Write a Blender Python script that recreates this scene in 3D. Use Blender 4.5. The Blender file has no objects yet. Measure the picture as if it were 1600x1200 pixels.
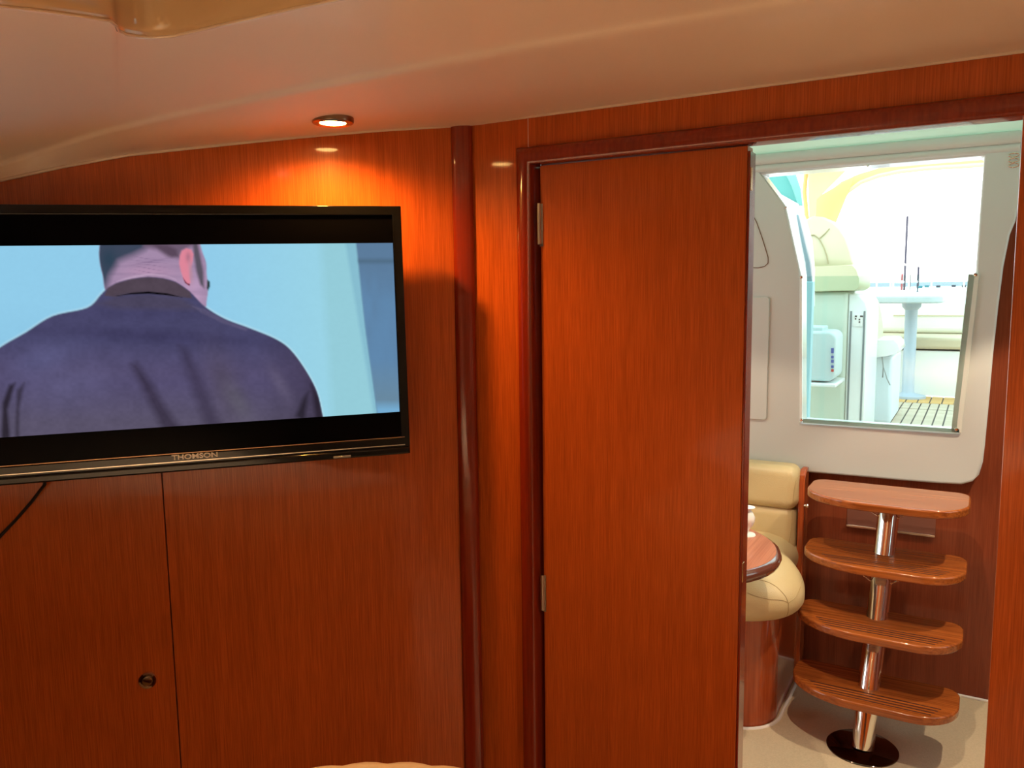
import bpy, bmesh, math, random
import numpy as np
from mathutils import Vector, Matrix
random.seed(4)
PI = math.pi
C = bpy.context.scene.collection
scene = bpy.context.scene

# ------------------------------------------------------------------ camera
H0 = 1.42                      # eye height above the saloon sole
F = 1267.0; CX, CY = 800.0, 600.0
def _axes():
    d = np.array([142/F, 10600/F, 1.0]); d /= np.linalg.norm(d)
    t = np.array([2200/F, 122/F, -1.0]); t = t - d*(t@d); t /= np.linalg.norm(t)
    y = np.cross(-d, t)
    if y[2] < 0: y = -y
    return np.array([t, y, -d])
RW = _axes()                   # rows: world axes in camera (x right, y down, z forward)
cam = bpy.data.cameras.new('camera'); camo = bpy.data.objects.new('camera', cam); C.objects.link(camo)
cam.sensor_fit = 'HORIZONTAL'; cam.sensor_width = 36; cam.lens = F/1600*36; cam.clip_start = 0.02; cam.clip_end = 4000
right = Vector(RW@np.array([1, 0, 0.])); upv = Vector(RW@np.array([0, -1, 0.])); back = Vector(RW@np.array([0, 0, -1.]))
M = Matrix.Identity(4)
for i in range(3):
    M[i][0] = right[i]; M[i][1] = upv[i]; M[i][2] = back[i]
M[2][3] = H0
camo.matrix_world = M
scene.camera = camo
scene.view_settings.view_transform = 'Standard'; scene.view_settings.look = 'None'
scene.view_settings.gamma = 1; scene.view_settings.use_curve_mapping = False
scene.view_settings.exposure = 0.0
scene.cycles.max_bounces = 12; scene.cycles.diffuse_bounces = 6; scene.cycles.transparent_max_bounces = 16
scene.cycles.use_denoising = True
scene.cycles.sample_clamp_indirect = 6.0
try: scene.cycles.denoiser = 'OPENIMAGEDENOISE'
except Exception: pass

def ray(px, py): return RW@np.array([(px-CX)/F, (py-CY)/F, 1.0])
UP = np.array([0, 0, H0])
def onY(px, py, Y): r = ray(px, py); return Vector(r*(Y/r[1])+UP)
def onZ(px, py, z): r = ray(px, py); return Vector(r*((z-H0)/r[2])+UP)
def onX(px, py, X): r = ray(px, py); return Vector(r*(X/r[0])+UP)
def onP(px, py, n, d): r = ray(px, py); n = np.array(n); return Vector(r*(d/(r@n))+UP)
def proj(p):
    c = RW.T@(np.array(p)-UP); return CX+F*c[0]/c[2], CY+F*c[1]/c[2]

# ------------------------------------------------------------------ world: bright overcast harbour sky
w = bpy.data.worlds.new('sky'); scene.world = w; w.use_nodes = True
nt = w.node_tree; nt.nodes.clear()
bg = nt.nodes.new('ShaderNodeBackground'); wo = nt.nodes.new('ShaderNodeOutputWorld')
tc = nt.nodes.new('ShaderNodeTexCoord'); sx = nt.nodes.new('ShaderNodeSeparateXYZ'); cr = nt.nodes.new('ShaderNodeValToRGB')
cr.color_ramp.elements[0].position = 0.0; cr.color_ramp.elements[0].color = (1, 0.985, 0.96, 1)
cr.color_ramp.elements[1].position = 0.7; cr.color_ramp.elements[1].color = (0.80, 0.93, 1.0, 1)
nt.links.new(tc.outputs['Generated'], sx.inputs[0]); nt.links.new(sx.outputs['Z'], cr.inputs[0])
nt.links.new(cr.outputs[0], bg.inputs[0]); nt.links.new(bg.outputs[0], wo.inputs[0])
bg.inputs[1].default_value = 3.5

# ------------------------------------------------------------------ lamps (fixtures are built further down around these)
CABIN_W, SALOON_W = 15.0, 20.0
WARM = (1.0, 0.42, 0.07)
LN = np.array([-1, 1, 0])/2**.5                 # normal of the diagonal locker wall
DW = 1.585                                       # its distance from the eye
YD = 1.36                                        # plane of the doorway bulkhead
YB = 3.06                                        # aft bulkhead of the saloon
def onL(px, py, off=0.0): return onP(px, py, LN, DW-off)
CE = H0+0.46                                     # saloon headlining height
lampL = onZ(520, 190, H0+0.2832)
cabin_lamps = [lampL, Vector((0.02, -0.05, H0+0.402)), Vector((-0.25, -0.50, H0+0.402)), Vector((-0.30, -1.3, H0+0.402))]  # all but the first are unseen, added to brighten the headliner
saloon_lamps = [Vector((0.40, 2.45, CE)), Vector((-0.75, 2.25, CE)), Vector((-0.2, 1.85, CE))]
def spot(name, p, watt, col=WARM, size=155, spec=1.0, blend=0.18):
    l = bpy.data.lights.new(name, 'SPOT'); l.energy = watt; l.color = col; l.spot_size = math.radians(size); l.spot_blend = blend
    l.shadow_soft_size = 0.011; l.specular_factor = spec
    o = bpy.data.objects.new(name, l); C.objects.link(o); o.location = (p.x, p.y, p.z-0.009)
    return o
spot('cabin_spot_light', lampL, CABIN_W, size=160, blend=0.75)
for i, p in enumerate(cabin_lamps[1:]): spot('cabin_spot_light', p, (68, 76, 28)[i], (1.0, 0.74, 0.54), 74)  # added lamps: narrow cones on the bed, bouncing light upwards
spot('cabin_spot_light', Vector((0.52, 0.50, H0+0.402)), 18, (1.0, 0.66, 0.40), size=136, blend=0.3)
for i, p in enumerate(saloon_lamps): spot('saloon_spot_light', p, SALOON_W*(2.7, 1.1, 2.0)[i], (1.0, 0.79, 0.56), 96)

# ------------------------------------------------------------------ materials
def srgb(r, g, b):
    f = lambda c: (c/255/12.92) if c/255 <= 0.04045 else ((c/255+0.055)/1.055)**2.4
    return (f(r), f(g), f(b), 1)
def mat(name, col, rough=0.5, metal=0.0, coat=0.0, bump=0.0, bscale=60, trans=0.0, emis=None, estr=1.0, spec=0.5, var=0.0, vscale=6, sub=0):
    m = bpy.data.materials.new(name); m.use_nodes = True; n = m.node_tree.nodes; l = m.node_tree.links
    b = n['Principled BSDF']
    c = col if len(col) == 4 else (*col, 1)
    b.inputs['Base Color'].default_value = c; b.inputs['Roughness'].default_value = rough; b.inputs['Metallic'].default_value = metal
    b.inputs['Coat Weight'].default_value = coat; b.inputs['Coat Roughness'].default_value = 0.06
    b.inputs['Specular IOR Level'].default_value = spec
    if trans: b.inputs['Transmission Weight'].default_value = trans
    if emis: b.inputs['Emission Color'].default_value = emis; b.inputs['Emission Strength'].default_value = estr
    t = n.new('ShaderNodeTexCoord')
    if var:
        nz = n.new('ShaderNodeTexNoise'); nz.inputs['Scale'].default_value = vscale; nz.inputs['Detail'].default_value = 4
        l.new(t.outputs['Object'], nz.inputs['Vector'])
        mx = n.new('ShaderNodeMix'); mx.data_type = 'RGBA'
        mx.inputs[6].default_value = tuple(v*(1-var) for v in c[:3])+(1,); mx.inputs[7].default_value = tuple(min(1, v*(1+var)) for v in c[:3])+(1,)
        l.new(nz.outputs['Fac'], mx.inputs[0]); l.new(mx.outputs[2], b.inputs['Base Color'])
    if bump:
        nz = n.new('ShaderNodeTexNoise'); nz.inputs['Scale'].default_value = bscale; nz.inputs['Detail'].default_value = 3
        l.new(t.outputs['Object'], nz.inputs['Vector'])
        bp = n.new('ShaderNodeBump'); bp.inputs['Strength'].default_value = bump; bp.inputs['Distance'].default_value = 0.002
        l.new(nz.outputs['Fac'], bp.inputs['Height']); l.new(bp.outputs[0], b.inputs['Normal'])
    return m
def wood(name, dark, light, axis='z', fine=330, rough=0.36, coat=0.4, coatr=0.07, broad=0.35):
    m = bpy.data.materials.new(name); m.use_nodes = True; n = m.node_tree.nodes; l = m.node_tree.links
    b = n['Principled BSDF']; t = n.new('ShaderNodeTexCoord')
    mp = n.new('ShaderNodeMapping'); l.new(t.outputs['Object'], mp.inputs['Vector'])
    s = [1.0, 1.0, 1.0]; s['xyz'.index(axis)] = 0.02
    mp.inputs['Scale'].default_value = s
    nz = n.new('ShaderNodeTexNoise'); nz.inputs['Scale'].default_value = fine; nz.inputs['Detail'].default_value = 3; nz.inputs['Roughness'].default_value = 0.6
    l.new(mp.outputs[0], nz.inputs['Vector'])
    nb = n.new('ShaderNodeTexNoise'); nb.inputs['Scale'].default_value = fine*0.09; nb.inputs['Detail'].default_value = 3
    l.new(mp.outputs[0], nb.inputs['Vector'])
    ma = n.new('ShaderNodeMix'); ma.data_type = 'FLOAT'; ma.inputs[0].default_value = broad
    l.new(nz.outputs['Fac'], ma.inputs[2]); l.new(nb.outputs['Fac'], ma.inputs[3])
    r = n.new('ShaderNodeValToRGB'); r.color_ramp.elements[0].position = 0.36; r.color_ramp.elements[1].position = 0.64
    r.color_ramp.elements[0].color = dark; r.color_ramp.elements[1].color = light
    l.new(ma.outputs[0], r.inputs[0]); l.new(r.outputs[0], b.inputs['Base Color'])
    b.inputs['Roughness'].default_value = rough; b.inputs['Coat Weight'].default_value = coat; b.inputs['Coat Roughness'].default_value = coatr
    b.inputs['Specular IOR Level'].default_value = 0.2
    bp = n.new('ShaderNodeBump'); bp.inputs['Strength'].default_value = 0.12; bp.inputs['Distance'].default_value = 0.0006
    l.new(nz.outputs['Fac'], bp.inputs['Height']); l.new(bp.outputs[0], b.inputs['Normal'])
    return m
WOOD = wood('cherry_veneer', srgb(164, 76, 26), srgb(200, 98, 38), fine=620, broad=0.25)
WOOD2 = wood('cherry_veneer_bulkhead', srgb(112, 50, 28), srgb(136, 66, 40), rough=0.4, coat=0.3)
MAHOG = wood('mahogany_solid', srgb(120, 34, 14), srgb(140, 46, 20), fine=200, rough=0.25, coat=0.8)
TREAD = wood('varnished_tread', srgb(126, 62, 24), srgb(178, 98, 42), axis='x', fine=160, rough=0.25, coat=0.7, coatr=0.08)
TABLEW = wood('table_veneer', srgb(150, 84, 58), srgb(178, 112, 82), axis='y', fine=190, rough=0.35, coat=0.3)
BASEW = wood('seat_base_veneer', srgb(150, 66, 30), srgb(182, 90, 46), fine=200, rough=0.2, coat=0.7)
GROOVE = mat('groove_dark', srgb(52, 18, 8), 0.6)
CEIL = mat('headliner_vinyl', srgb(242, 226, 210), 0.42, bump=0.15, bscale=900, coat=0.15)
PIPING = mat('cream_piping', srgb(226, 208, 190), 0.4)
CREAM = mat('cream_gelcoat', srgb(206, 209, 205), 0.22, coat=0.4)
VINYL = mat('beige_leather', srgb(202, 180, 134), 0.42, bump=0.3, bscale=260, var=0.05, vscale=14)
CARPET = mat('beige_carpet', srgb(206, 188, 158), 0.95, bump=1.0, bscale=420, var=0.16, vscale=190, spec=0.1)
CHROME = mat('polished_steel', (0.82, 0.78, 0.72, 1), 0.07, metal=1)
STEEL = mat('brushed_steel', (0.62, 0.58, 0.54, 1), 0.25, metal=1)
BRASS = mat('brass', (0.8, 0.6, 0.32, 1), 0.2, metal=1)
NICKEL = mat('antique_nickel', (0.42, 0.32, 0.24, 1), 0.18, metal=1)
BLACKG = mat('black_gloss_plastic', (0.004, 0.004, 0.005, 1), 0.12, coat=0.12, spec=0.3)
BLACKS = mat('black_satin_plastic', (0.008, 0.008, 0.008, 1), 0.3)
SCREENB = mat('screen_black', (0.002, 0.002, 0.003, 1), 0.16, spec=0.03)
SILVER = mat('silver_line', (0.75, 0.7, 0.62, 1), 0.25, metal=1)
LETTER = mat('silver_lettering', (0.95, 0.95, 0.95, 1), 0.6)
RUBBER = mat('black_rubber', (0.01, 0.01, 0.01, 1), 0.5)
RIM = mat('bronze_rim', (0.32, 0.2, 0.12, 1), 0.28, metal=1)
LENS = mat('lamp_lens', (1, 0.8, 0.5, 1), 0.4, emis=(1.0, 0.62, 0.2, 1), estr=60)
LENSOFF = mat('lamp_lens_cool', (1, 0.8, 0.5, 1), 0.4, emis=(1.0, 0.72, 0.4, 1), estr=36)
SHEET = mat('cream_bedspread', srgb(244, 228, 200), 0.9, bump=0.6, bscale=300, spec=0.1)
WHITEP = mat('white_plastic', srgb(236, 234, 230), 0.3)
GEL = mat('white_gelcoat', srgb(236, 238, 236), 0.25, coat=0.3)
GELG = mat('pale_gelcoat', srgb(200, 212, 196), 0.3, coat=0.2)
WHITEV = mat('white_vinyl', srgb(236, 236, 224), 0.5)
SEATV = mat('pale_vinyl', srgb(188, 193, 158), 0.45, bump=0.1, bscale=200)
TANV = mat('tan_vinyl', srgb(206, 190, 160), 0.5)
GREYM = mat('grey_plastic_rail', srgb(216, 218, 208), 0.5)
BOXP = mat('pale_blue_plastic', srgb(190, 208, 208), 0.5)
INK = mat('blue_ink', srgb(60, 90, 160), 0.5)
INKR = mat('red_ink', srgb(190, 70, 60), 0.5)
INKK = mat('dark_ink', srgb(50, 60, 66), 0.5)
TEAK = wood('weathered_teak', srgb(176, 160, 140), srgb(204, 190, 168), axis='x', fine=60, rough=0.8, coat=0.0)
TEAKY = wood('honey_teak', srgb(196, 150, 90), srgb(220, 180, 120), axis='x', fine=60, rough=0.8, coat=0.0)
CAULK = mat('black_caulk', srgb(70, 66, 64), 0.7)
CONC = mat('breakwater_stone', srgb(176, 182, 190), 0.9, var=0.2, vscale=1)
HULL = mat('boat_hull_white', srgb(236, 240, 242), 0.3)
DARKB = mat('dark_spar', srgb(70, 66, 78), 0.5)
TEALC = mat('teal_canvas', srgb(70, 130, 140), 0.7)
WATER = mat('sea_water', srgb(150, 178, 190), 0.12, bump=0.6, bscale=2)

def translucent(name, col, frac=0.6):
    m = bpy.data.materials.new(name); m.use_nodes = True; n = m.node_tree.nodes; l = m.node_tree.links; n.clear()
    o = n.new('ShaderNodeOutputMaterial'); d = n.new('ShaderNodeBsdfDiffuse'); t = n.new('ShaderNodeBsdfTranslucent'); mx = n.new('ShaderNodeMixShader')
    d.inputs[0].default_value = col; t.inputs[0].default_value = col; mx.inputs[0].default_value = frac
    l.new(d.outputs[0], mx.inputs[1]); l.new(t.outputs[0], mx.inputs[2]); l.new(mx.outputs[0], o.inputs[0]); return m
CANVAS = translucent('cream_canvas', srgb(240, 232, 200), 0.5)
CANVASY = translucent('yellow_canvas', srgb(240, 220, 168), 0.5)
HATCHG = translucent('green_acrylic', srgb(206, 222, 206), 0.42)
TEALG = translucent('teal_glass', srgb(150, 208, 204), 0.7)
def clear(name, tint, gloss=0.06):
    m = bpy.data.materials.new(name); m.use_nodes = True; n = m.node_tree.nodes; l = m.node_tree.links; n.clear()
    o = n.new('ShaderNodeOutputMaterial'); d = n.new('ShaderNodeBsdfTransparent'); g = n.new('ShaderNodeBsdfGlossy'); mx = n.new('ShaderNodeMixShader')
    d.inputs[0].default_value = tint; g.inputs['Roughness'].default_value = 0.03; mx.inputs[0].default_value = gloss
    l.new(d.outputs[0], mx.inputs[1]); l.new(g.outputs[0], mx.inputs[2]); l.new(mx.outputs[0], o.inputs[0]); return m
ACRYL = clear('aqua_acrylic', (0.86, 0.965, 0.94, 1))
ACRYLE = mat('acrylic_edge', srgb(190, 214, 212), 0.2, coat=0.4)

# ------------------------------------------------------------------ mesh helpers
WLOC = {}
class MB:
    def __init__(s): s.bm = bmesh.new()
    def quad(s, pts): return s.bm.faces.new([s.bm.verts.new(p) for p in pts])
    def box(s, x0, x1, y0, y1, z0, z1):
        v = [s.bm.verts.new(p) for p in ((x0,y0,z0),(x1,y0,z0),(x1,y1,z0),(x0,y1,z0),(x0,y0,z1),(x1,y0,z1),(x1,y1,z1),(x0,y1,z1))]
        for f in ((0,3,2,1),(4,5,6,7),(0,1,5,4),(1,2,6,5),(2,3,7,6),(3,0,4,7)): s.bm.faces.new([v[i] for i in f])
        return s
    def obox(s, o, ax, ay, az):      # oriented box from a corner and three edge vectors
        o = Vector(o); ax = Vector(ax); ay = Vector(ay); az = Vector(az)
        v = [s.bm.verts.new(o+a*ax+b*ay+c*az) for c in (0, 1) for a, b in ((0,0),(1,0),(1,1),(0,1))]
        for f in ((0,3,2,1),(4,5,6,7),(0,1,5,4),(1,2,6,5),(2,3,7,6),(3,0,4,7)): s.bm.faces.new([v[i] for i in f])
        return s
    def prism(s, pts, ext, holes=()):
        ext = Vector(ext); loops = [pts]+list(holes); eds = []
        for lp in loops:
            vs = [s.bm.verts.new(Vector(p)) for p in lp]
            for i in range(len(vs)): eds.append(s.bm.edges.new((vs[i], vs[(i+1) % len(vs)])))
        if holes:
            r = bmesh.ops.triangle_fill(s.bm, use_beauty=True, use_dissolve=False, edges=eds)
            fs = [g for g in r['geom'] if isinstance(g, bmesh.types.BMFace)]
        else:
            fs = [s.bm.faces.new([e.verts[0] for e in eds])] if False else [s.bm.faces.new(vs)]
        r = bmesh.ops.extrude_face_region(s.bm, geom=fs)
        nv = [g for g in r['geom'] if isinstance(g, bmesh.types.BMVert)]
        bmesh.ops.translate(s.bm, verts=nv, vec=ext)
        return s
    def rings(s, rings, closed=True, caps=True):
        vr = [[s.bm.verts.new(Vector(p)) for p in r] for r in rings]; n = len(vr[0])
        for a, b in zip(vr[:-1], vr[1:]):
            for i in range(n if closed else n-1):
                s.bm.faces.new((a[i], a[(i+1) % n], b[(i+1) % n], b[i]))
        if caps and closed:
            s.bm.faces.new(list(reversed(vr[0]))); s.bm.faces.new(vr[-1])
        return s
    def tube(s, path, r, n=12, closed=False):
        path = [Vector(p) for p in path]; rr = r if isinstance(r, (list, tuple)) else [r]*len(path)
        rings = []; prev = None
        for i, p in enumerate(path):
            t = (path[min(i+1, len(path)-1)]-path[max(i-1, 0)]).normalized()
            a = prev if prev is not None else (Vector((0,0,1)) if abs(t.z) < .9 else Vector((1,0,0)))
            a = (a-t*a.dot(t)).normalized(); prev = a; b = t.cross(a)
            rings.append([p+(a*math.cos(k*2*PI/n)+b*math.sin(k*2*PI/n))*rr[i] for k in range(n)])
        return s.rings(rings)
    def lathe(s, c, prof, axis=(0,0,1), n=32):
        c = Vector(c); ax = Vector(axis).normalized(); a = ax.orthogonal().normalized(); b = ax.cross(a)
        return s.rings([[c+ax*h+(a*math.cos(k*2*PI/n)+b*math.sin(k*2*PI/n))*max(r, 1e-5) for k in range(n)] for r, h in prof])
    def sphere(s, c, r, sc=(1,1,1), n=16):
        mtx = Matrix.Translation(Vector(c)) @ Matrix.Diagonal((*sc, 1))
        bmesh.ops.create_uvsphere(s.bm, u_segments=n, v_segments=n//2+2, radius=r, matrix=mtx); return s
    def build(s, name, m, parent=None, bevel=0, seg=3, smooth=True, subs=0, origin=None, kind=None, angle=40):
        bmesh.ops.recalc_face_normals(s.bm, faces=s.bm.faces[:])
        vs = [v.co.copy() for v in s.bm.verts]
        if parent is not None: o0 = WLOC[parent.name]
        elif origin is not None: o0 = Vector(origin)
        else:
            lo = Vector((min(v[i] for v in vs) for i in range(3))); hi = Vector((max(v[i] for v in vs) for i in range(3)))
            o0 = Vector(((lo.x+hi.x)/2, (lo.y+hi.y)/2, lo.z))
        bmesh.ops.translate(s.bm, verts=s.bm.verts[:], vec=-o0)
        me = bpy.data.meshes.new(name); s.bm.to_mesh(me); s.bm.free()
        me.materials.append(m)
        if smooth:
            me.polygons.foreach_set('use_smooth', [True]*len(me.polygons))
            try: me.set_sharp_from_angle(angle=math.radians(angle))
            except Exception: pass
        ob = bpy.data.objects.new(name, me); C.objects.link(ob)
        if parent is not None: ob.parent = parent
        else: ob.location = o0
        WLOC[ob.name] = o0
        if bevel:
            b = ob.modifiers.new('bevel', 'BEVEL'); b.width = bevel; b.segments = seg; b.limit_method = 'ANGLE'; b.angle_limit = math.radians(35); b.harden_normals = False
        if subs:
            sb = ob.modifiers.new('sub', 'SUBSURF'); sb.levels = subs; sb.render_levels = subs
        if kind: ob['kind'] = kind
        return ob
def thing(name, label, cat, loc, group=None):
    o = bpy.data.objects.new(name, None); C.objects.link(o); o.location = loc; o.empty_display_size = 0.05
    WLOC[o.name] = Vector(loc); o['label'] = label; o['category'] = cat
    if group: o['group'] = group
    return o
def tag(o, label, cat, group=None):
    o['label'] = label; o['category'] = cat
    if group: o['group'] = group
    return o
def lerp(a, b, t): return a+(b-a)*t
def interp(x, tab):
    if x <= tab[0][0]: return tab[0][1]
    for (a, va), (b, vb) in zip(tab[:-1], tab[1:]):
        if x <= b: return va+(vb-va)*(x-a)/(b-a)
    return tab[-1][1]
def rrect(x0, x1, z0, z1, r, n=6):
    r = min(r, (x1-x0)/2*.999, (z1-z0)/2*.999); out = []
    for cx, cz, a in ((x1-r, z1-r, 0), (x0+r, z1-r, 90), (x0+r, z0+r, 180), (x1-r, z0+r, 270)):
        for k in range(n+1):
            t = math.radians(a+90*k/n); out.append((cx+r*math.cos(t), cz+r*math.sin(t)))
    return out
def text_mesh(txt, size, extr=0.0003, sx=1.0):
    cu = bpy.data.curves.new('t', 'FONT'); cu.body = txt; cu.size = size; cu.extrude = extr; cu.offset = size*0.022; cu.align_x = 'CENTER'; cu.align_y = 'CENTER'
    o = bpy.data.objects.new('t', cu); C.objects.link(o)
    dg = bpy.context.evaluated_depsgraph_get(); me = bpy.data.meshes.new_from_object(o.evaluated_get(dg))
    bpy.data.objects.remove(o); bpy.data.curves.remove(cu)
    return me
def text_part(name, txt, size, m, parent, pos, ex, ey, sx=1.0, extr=0.0003, bold=0):
    me = text_mesh(txt, size, extr); ex = Vector(ex).normalized(); ey = Vector(ey).normalized(); ez = ex.cross(ey)
    o0 = WLOC[parent.name]
    for v in me.vertices:
        c = v.co.copy(); v.co = Vector(pos)-o0+ex*c.x*sx+ey*c.y+ez*c.z
    me.materials.clear(); me.materials.append(m); me.name = name
    ob = bpy.data.objects.new(name, me); C.objects.link(ob); ob.parent = parent; WLOC[ob.name] = o0
    return ob

# ================================================================== SETTING
Z = lambda rel: H0+rel
MB().box(-2.6, 1.6, -2.2, 3.2, -0.06, 0).build('floor', CARPET, kind='structure')

# ---- diagonal locker wall on the left
U45 = Vector((1, 1, 0)).normalized(); N45 = Vector((-1, 1, 0)).normalized()   # along the wall / into the wall
def wl(s, z, off=0.0): return N45*(DW-off)+U45*s+Vector((0, 0, z))
def sL(p): return Vector(p).dot(U45)
s_post = sL(onL(713, 600)); s_seam = sL(onL(268, 970))
def ceil_wall_z(s):
    tab = [(-300, 352), (-150, 316), (0, 283), (100, 261), (200, 243), (300, 232), (400, 221.5), (500, 212), (600, 204), (700, 198), (716, 197)]
    pts = [(sL(onL(x, y)), onL(x, y).z) for x, y in tab]
    return interp(s, pts)
ztop_seam = onL(262, 640).z
g = 0.0012
sl = [s_seam+g+(s_post-s_seam-g)*k/14 for k in range(15)]
pr = [wl(s_seam+g, 0)]+[wl(s_post, 0)]+[wl(s, ceil_wall_z(s)+0.004) for s in reversed(sl)]
sleft = -1.9
pl = [wl(sleft, ztop_seam+g)]+[wl(s_seam+g, ztop_seam+g)]+[wl(s_seam+g-(s_seam+g-sleft)*k/14, ceil_wall_z(s_seam+g-(s_seam+g-sleft)*k/14)+0.004) for k in range(15)]
m = MB(); m.prism(pr, N45*0.02); m.prism(pl, N45*0.02)
m.obox(wl(sleft, 0, -0.021), U45*(s_post-sleft), N45*0.02, (0, 0, 1.52))
m.obox(wl(sleft-0.1, 0, -0.05), U45*(s_post-sleft+0.1), N45*0.02, (0, 0, Z(0.50)))  # unseen slab added to keep daylight out above the wall
m.build('wall_left', WOOD, kind='structure', smooth=False)
ld = thing('locker_door', 'flush cherry veneer locker door below the television with a round push knob', 'locker door', wl(s_seam-0.3, 0.02, 0))
MB().obox(wl(s_seam-0.52, 0.02), U45*(0.52-g), N45*0.02, (0, 0, ztop_seam-0.02)).build('door_panel', WOOD, ld, bevel=0.0012, seg=2)
kp = onL(231, 1062)
kn = MB().lathe(kp, [(0.0165, 0.001), (0.0165, -0.002), (0.0155, -0.0045), (0.0125, -0.005), (0.0112, -0.0022)], tuple(N45), 40).build('knob_ring', CHROME, ld)
kn['label'] = 'chrome ring of the push knob'
MB().lathe(kp, [(0.0105, 0.001), (0.0105, -0.003), (0.009, -0.0065), (0.006, -0.0078), (0.0, -0.0082)], tuple(N45), 32).build('knob_button', NICKEL, ld)

# ---- doorway bulkhead
x_post = onY(745, 600, YD).x; xfl = onY(814, 600, YD).x; xleafL = onY(846, 600, YD).x; xleafR = onY(1168, 225, YD).x; xj = 0.0355
zin, zout, zdoor_top = Z(0.2245), Z(0.258), Z(0.2265)
ztrim = Z(0.3125)
m = MB()
m.box(x_post-0.004, onY(825, 200, YD).x-0.0008, YD, YD+0.03, 0, ztrim+0.02)
m.box(onY(825, 200, YD).x+0.0008, 1.5, YD, YD+0.022, zout-0.012, ztrim+0.02)
m.box(onY(825, 200, YD).x-0.01, xfl+0.012, YD+0.002, YD+0.02, 0, zout)
m.box(xj, 1.5, YD, YD+0.025, 0, zout)
m.build('wall_back', WOOD, kind='structure', smooth=False)
x8 = onY(825, 200, YD).x
MB().box(x8-0.0008, x8+0.0008, YD+0.0004, YD+0.01, zout, ztrim+0.01).build('trim_5', PIPING, kind='structure', smooth=False)
# corner post between the two walls: a rounded mahogany moulding
a = wl(s_post, 0); b = Vector((x_post, YD, 0))
path = []
mid = (a+b)/2; dirv = (b-a).normalized(); nrm = Vector((dirv.y, -dirv.x, 0))
wd = (b-a).length
prof = [a+nrm*0.0005]+[a+dirv*wd*(0.5-0.5*math.cos(PI*k/10))+nrm*(0.012*math.sin(PI*k/10)**0.6) for k in range(1, 10)]+[b-dirv*0.0035+nrm*0.0005]
prof2 = prof+[b+Vector((0, .03, 0)), a+N45*0.03]
m = MB(); m.prism(prof2, (0, 0, ztrim+0.004)); m.build('trim_1', MAHOG, kind='structure', angle=60)
# ---- door frame moulding: L-shaped run with a bullnose section, mitred at the corner
xfi = onY(838, 600, YD).x
def frame_section(w_):   # across (0 outer .. w_ inner) , out
    return [(0, 0.004)]+[(w_*0.62*(1-math.cos(PI/2*k/6))+0.001, -0.004-0.018*math.sin(PI/2*k/6)) for k in range(7)]+[(w_*0.84, -0.0205), (w_*0.96, -0.0175), (w_, -0.013), (w_, 0.025), (0, 0.025)]
rings = []
for (ox, oz, dx, dz) in ((xfl, 0.0, xfi-xfl, 0), (xfl, zout, xfi-xfl, zin-zout), (1.5, zout, 0, zin-zout)):
    rings.append([(ox+dx*(u/1.0), YD+v, oz+dz*(u/1.0)) for u, v in frame_section(1.0)])
MB().rings(rings).build('trim_2', MAHOG, kind='structure', angle=50)
MB().box(xfi-0.006, xleafL+0.004, YD+0.037, YD+0.045, 0, zin).build('gap_shade_strip', GROOVE, kind='structure')  # dark strip that paints the shade in the gap beside the door
# ---- door leaf
YF = YD+0.002
d1 = bpy.data.objects.new('door_1', None); C.objects.link(d1); d1.location = (xleafL, YF, 0.02); WLOC['door_1'] = Vector(d1.location); d1['kind'] = 'structure'
MB().box(xleafL, xleafR, YF, YF+0.034, 0.02, zdoor_top-0.0035).build('door_leaf', WOOD, d1, bevel=0.0012, seg=2)
e = MB().box(xleafR+0.0002, xleafR+0.0045, YF+0.001, YF+0.036, 0.02, zdoor_top-0.012).build('edge_strip', MAHOG, d1, bevel=0.001, seg=2)
def hinge(zc, hh):
    h = MB().tube([(xleafL-0.001, YF-0.004, zc-hh), (xleafL-0.001, YF-0.004, zc+hh)], 0.0042, 14)
    for k in (-0.34, 0.34): h.tube([(xleafL-0.001, YF-0.004, zc+k*hh-0.0006), (xleafL-0.001, YF-0.004, zc+k*hh+0.0006)], 0.0046, 14)
    h.box(xleafL-0.001, xleafL+0.006, YF-0.002, YF+0.001, zc-hh*1.1, zc+hh*0.98)
    h.build('hinge', STEEL, d1)
z1, z2 = onY(843, 318, YD).z, onY(846, 382, YD).z; hinge((z1+z2)/2, (z1-z2)/2)
z1, z2 = onY(849, 898, YD).z, onY(851, 953, YD).z; hinge((z1+z2)/2, (z1-z2)/2)
for ya, yb in ((262, 298), (880, 910)):
    za, zb = onY(1170, ya, YF+0.01).z, onY(1170, yb, YF+0.01).z
    MB().box(xleafR+0.0035, xleafR+0.0056, YF+0.004, YF+0.016, zb, za).build('latch_plate', BRASS, d1, bevel=0.0008, seg=2)

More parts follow.
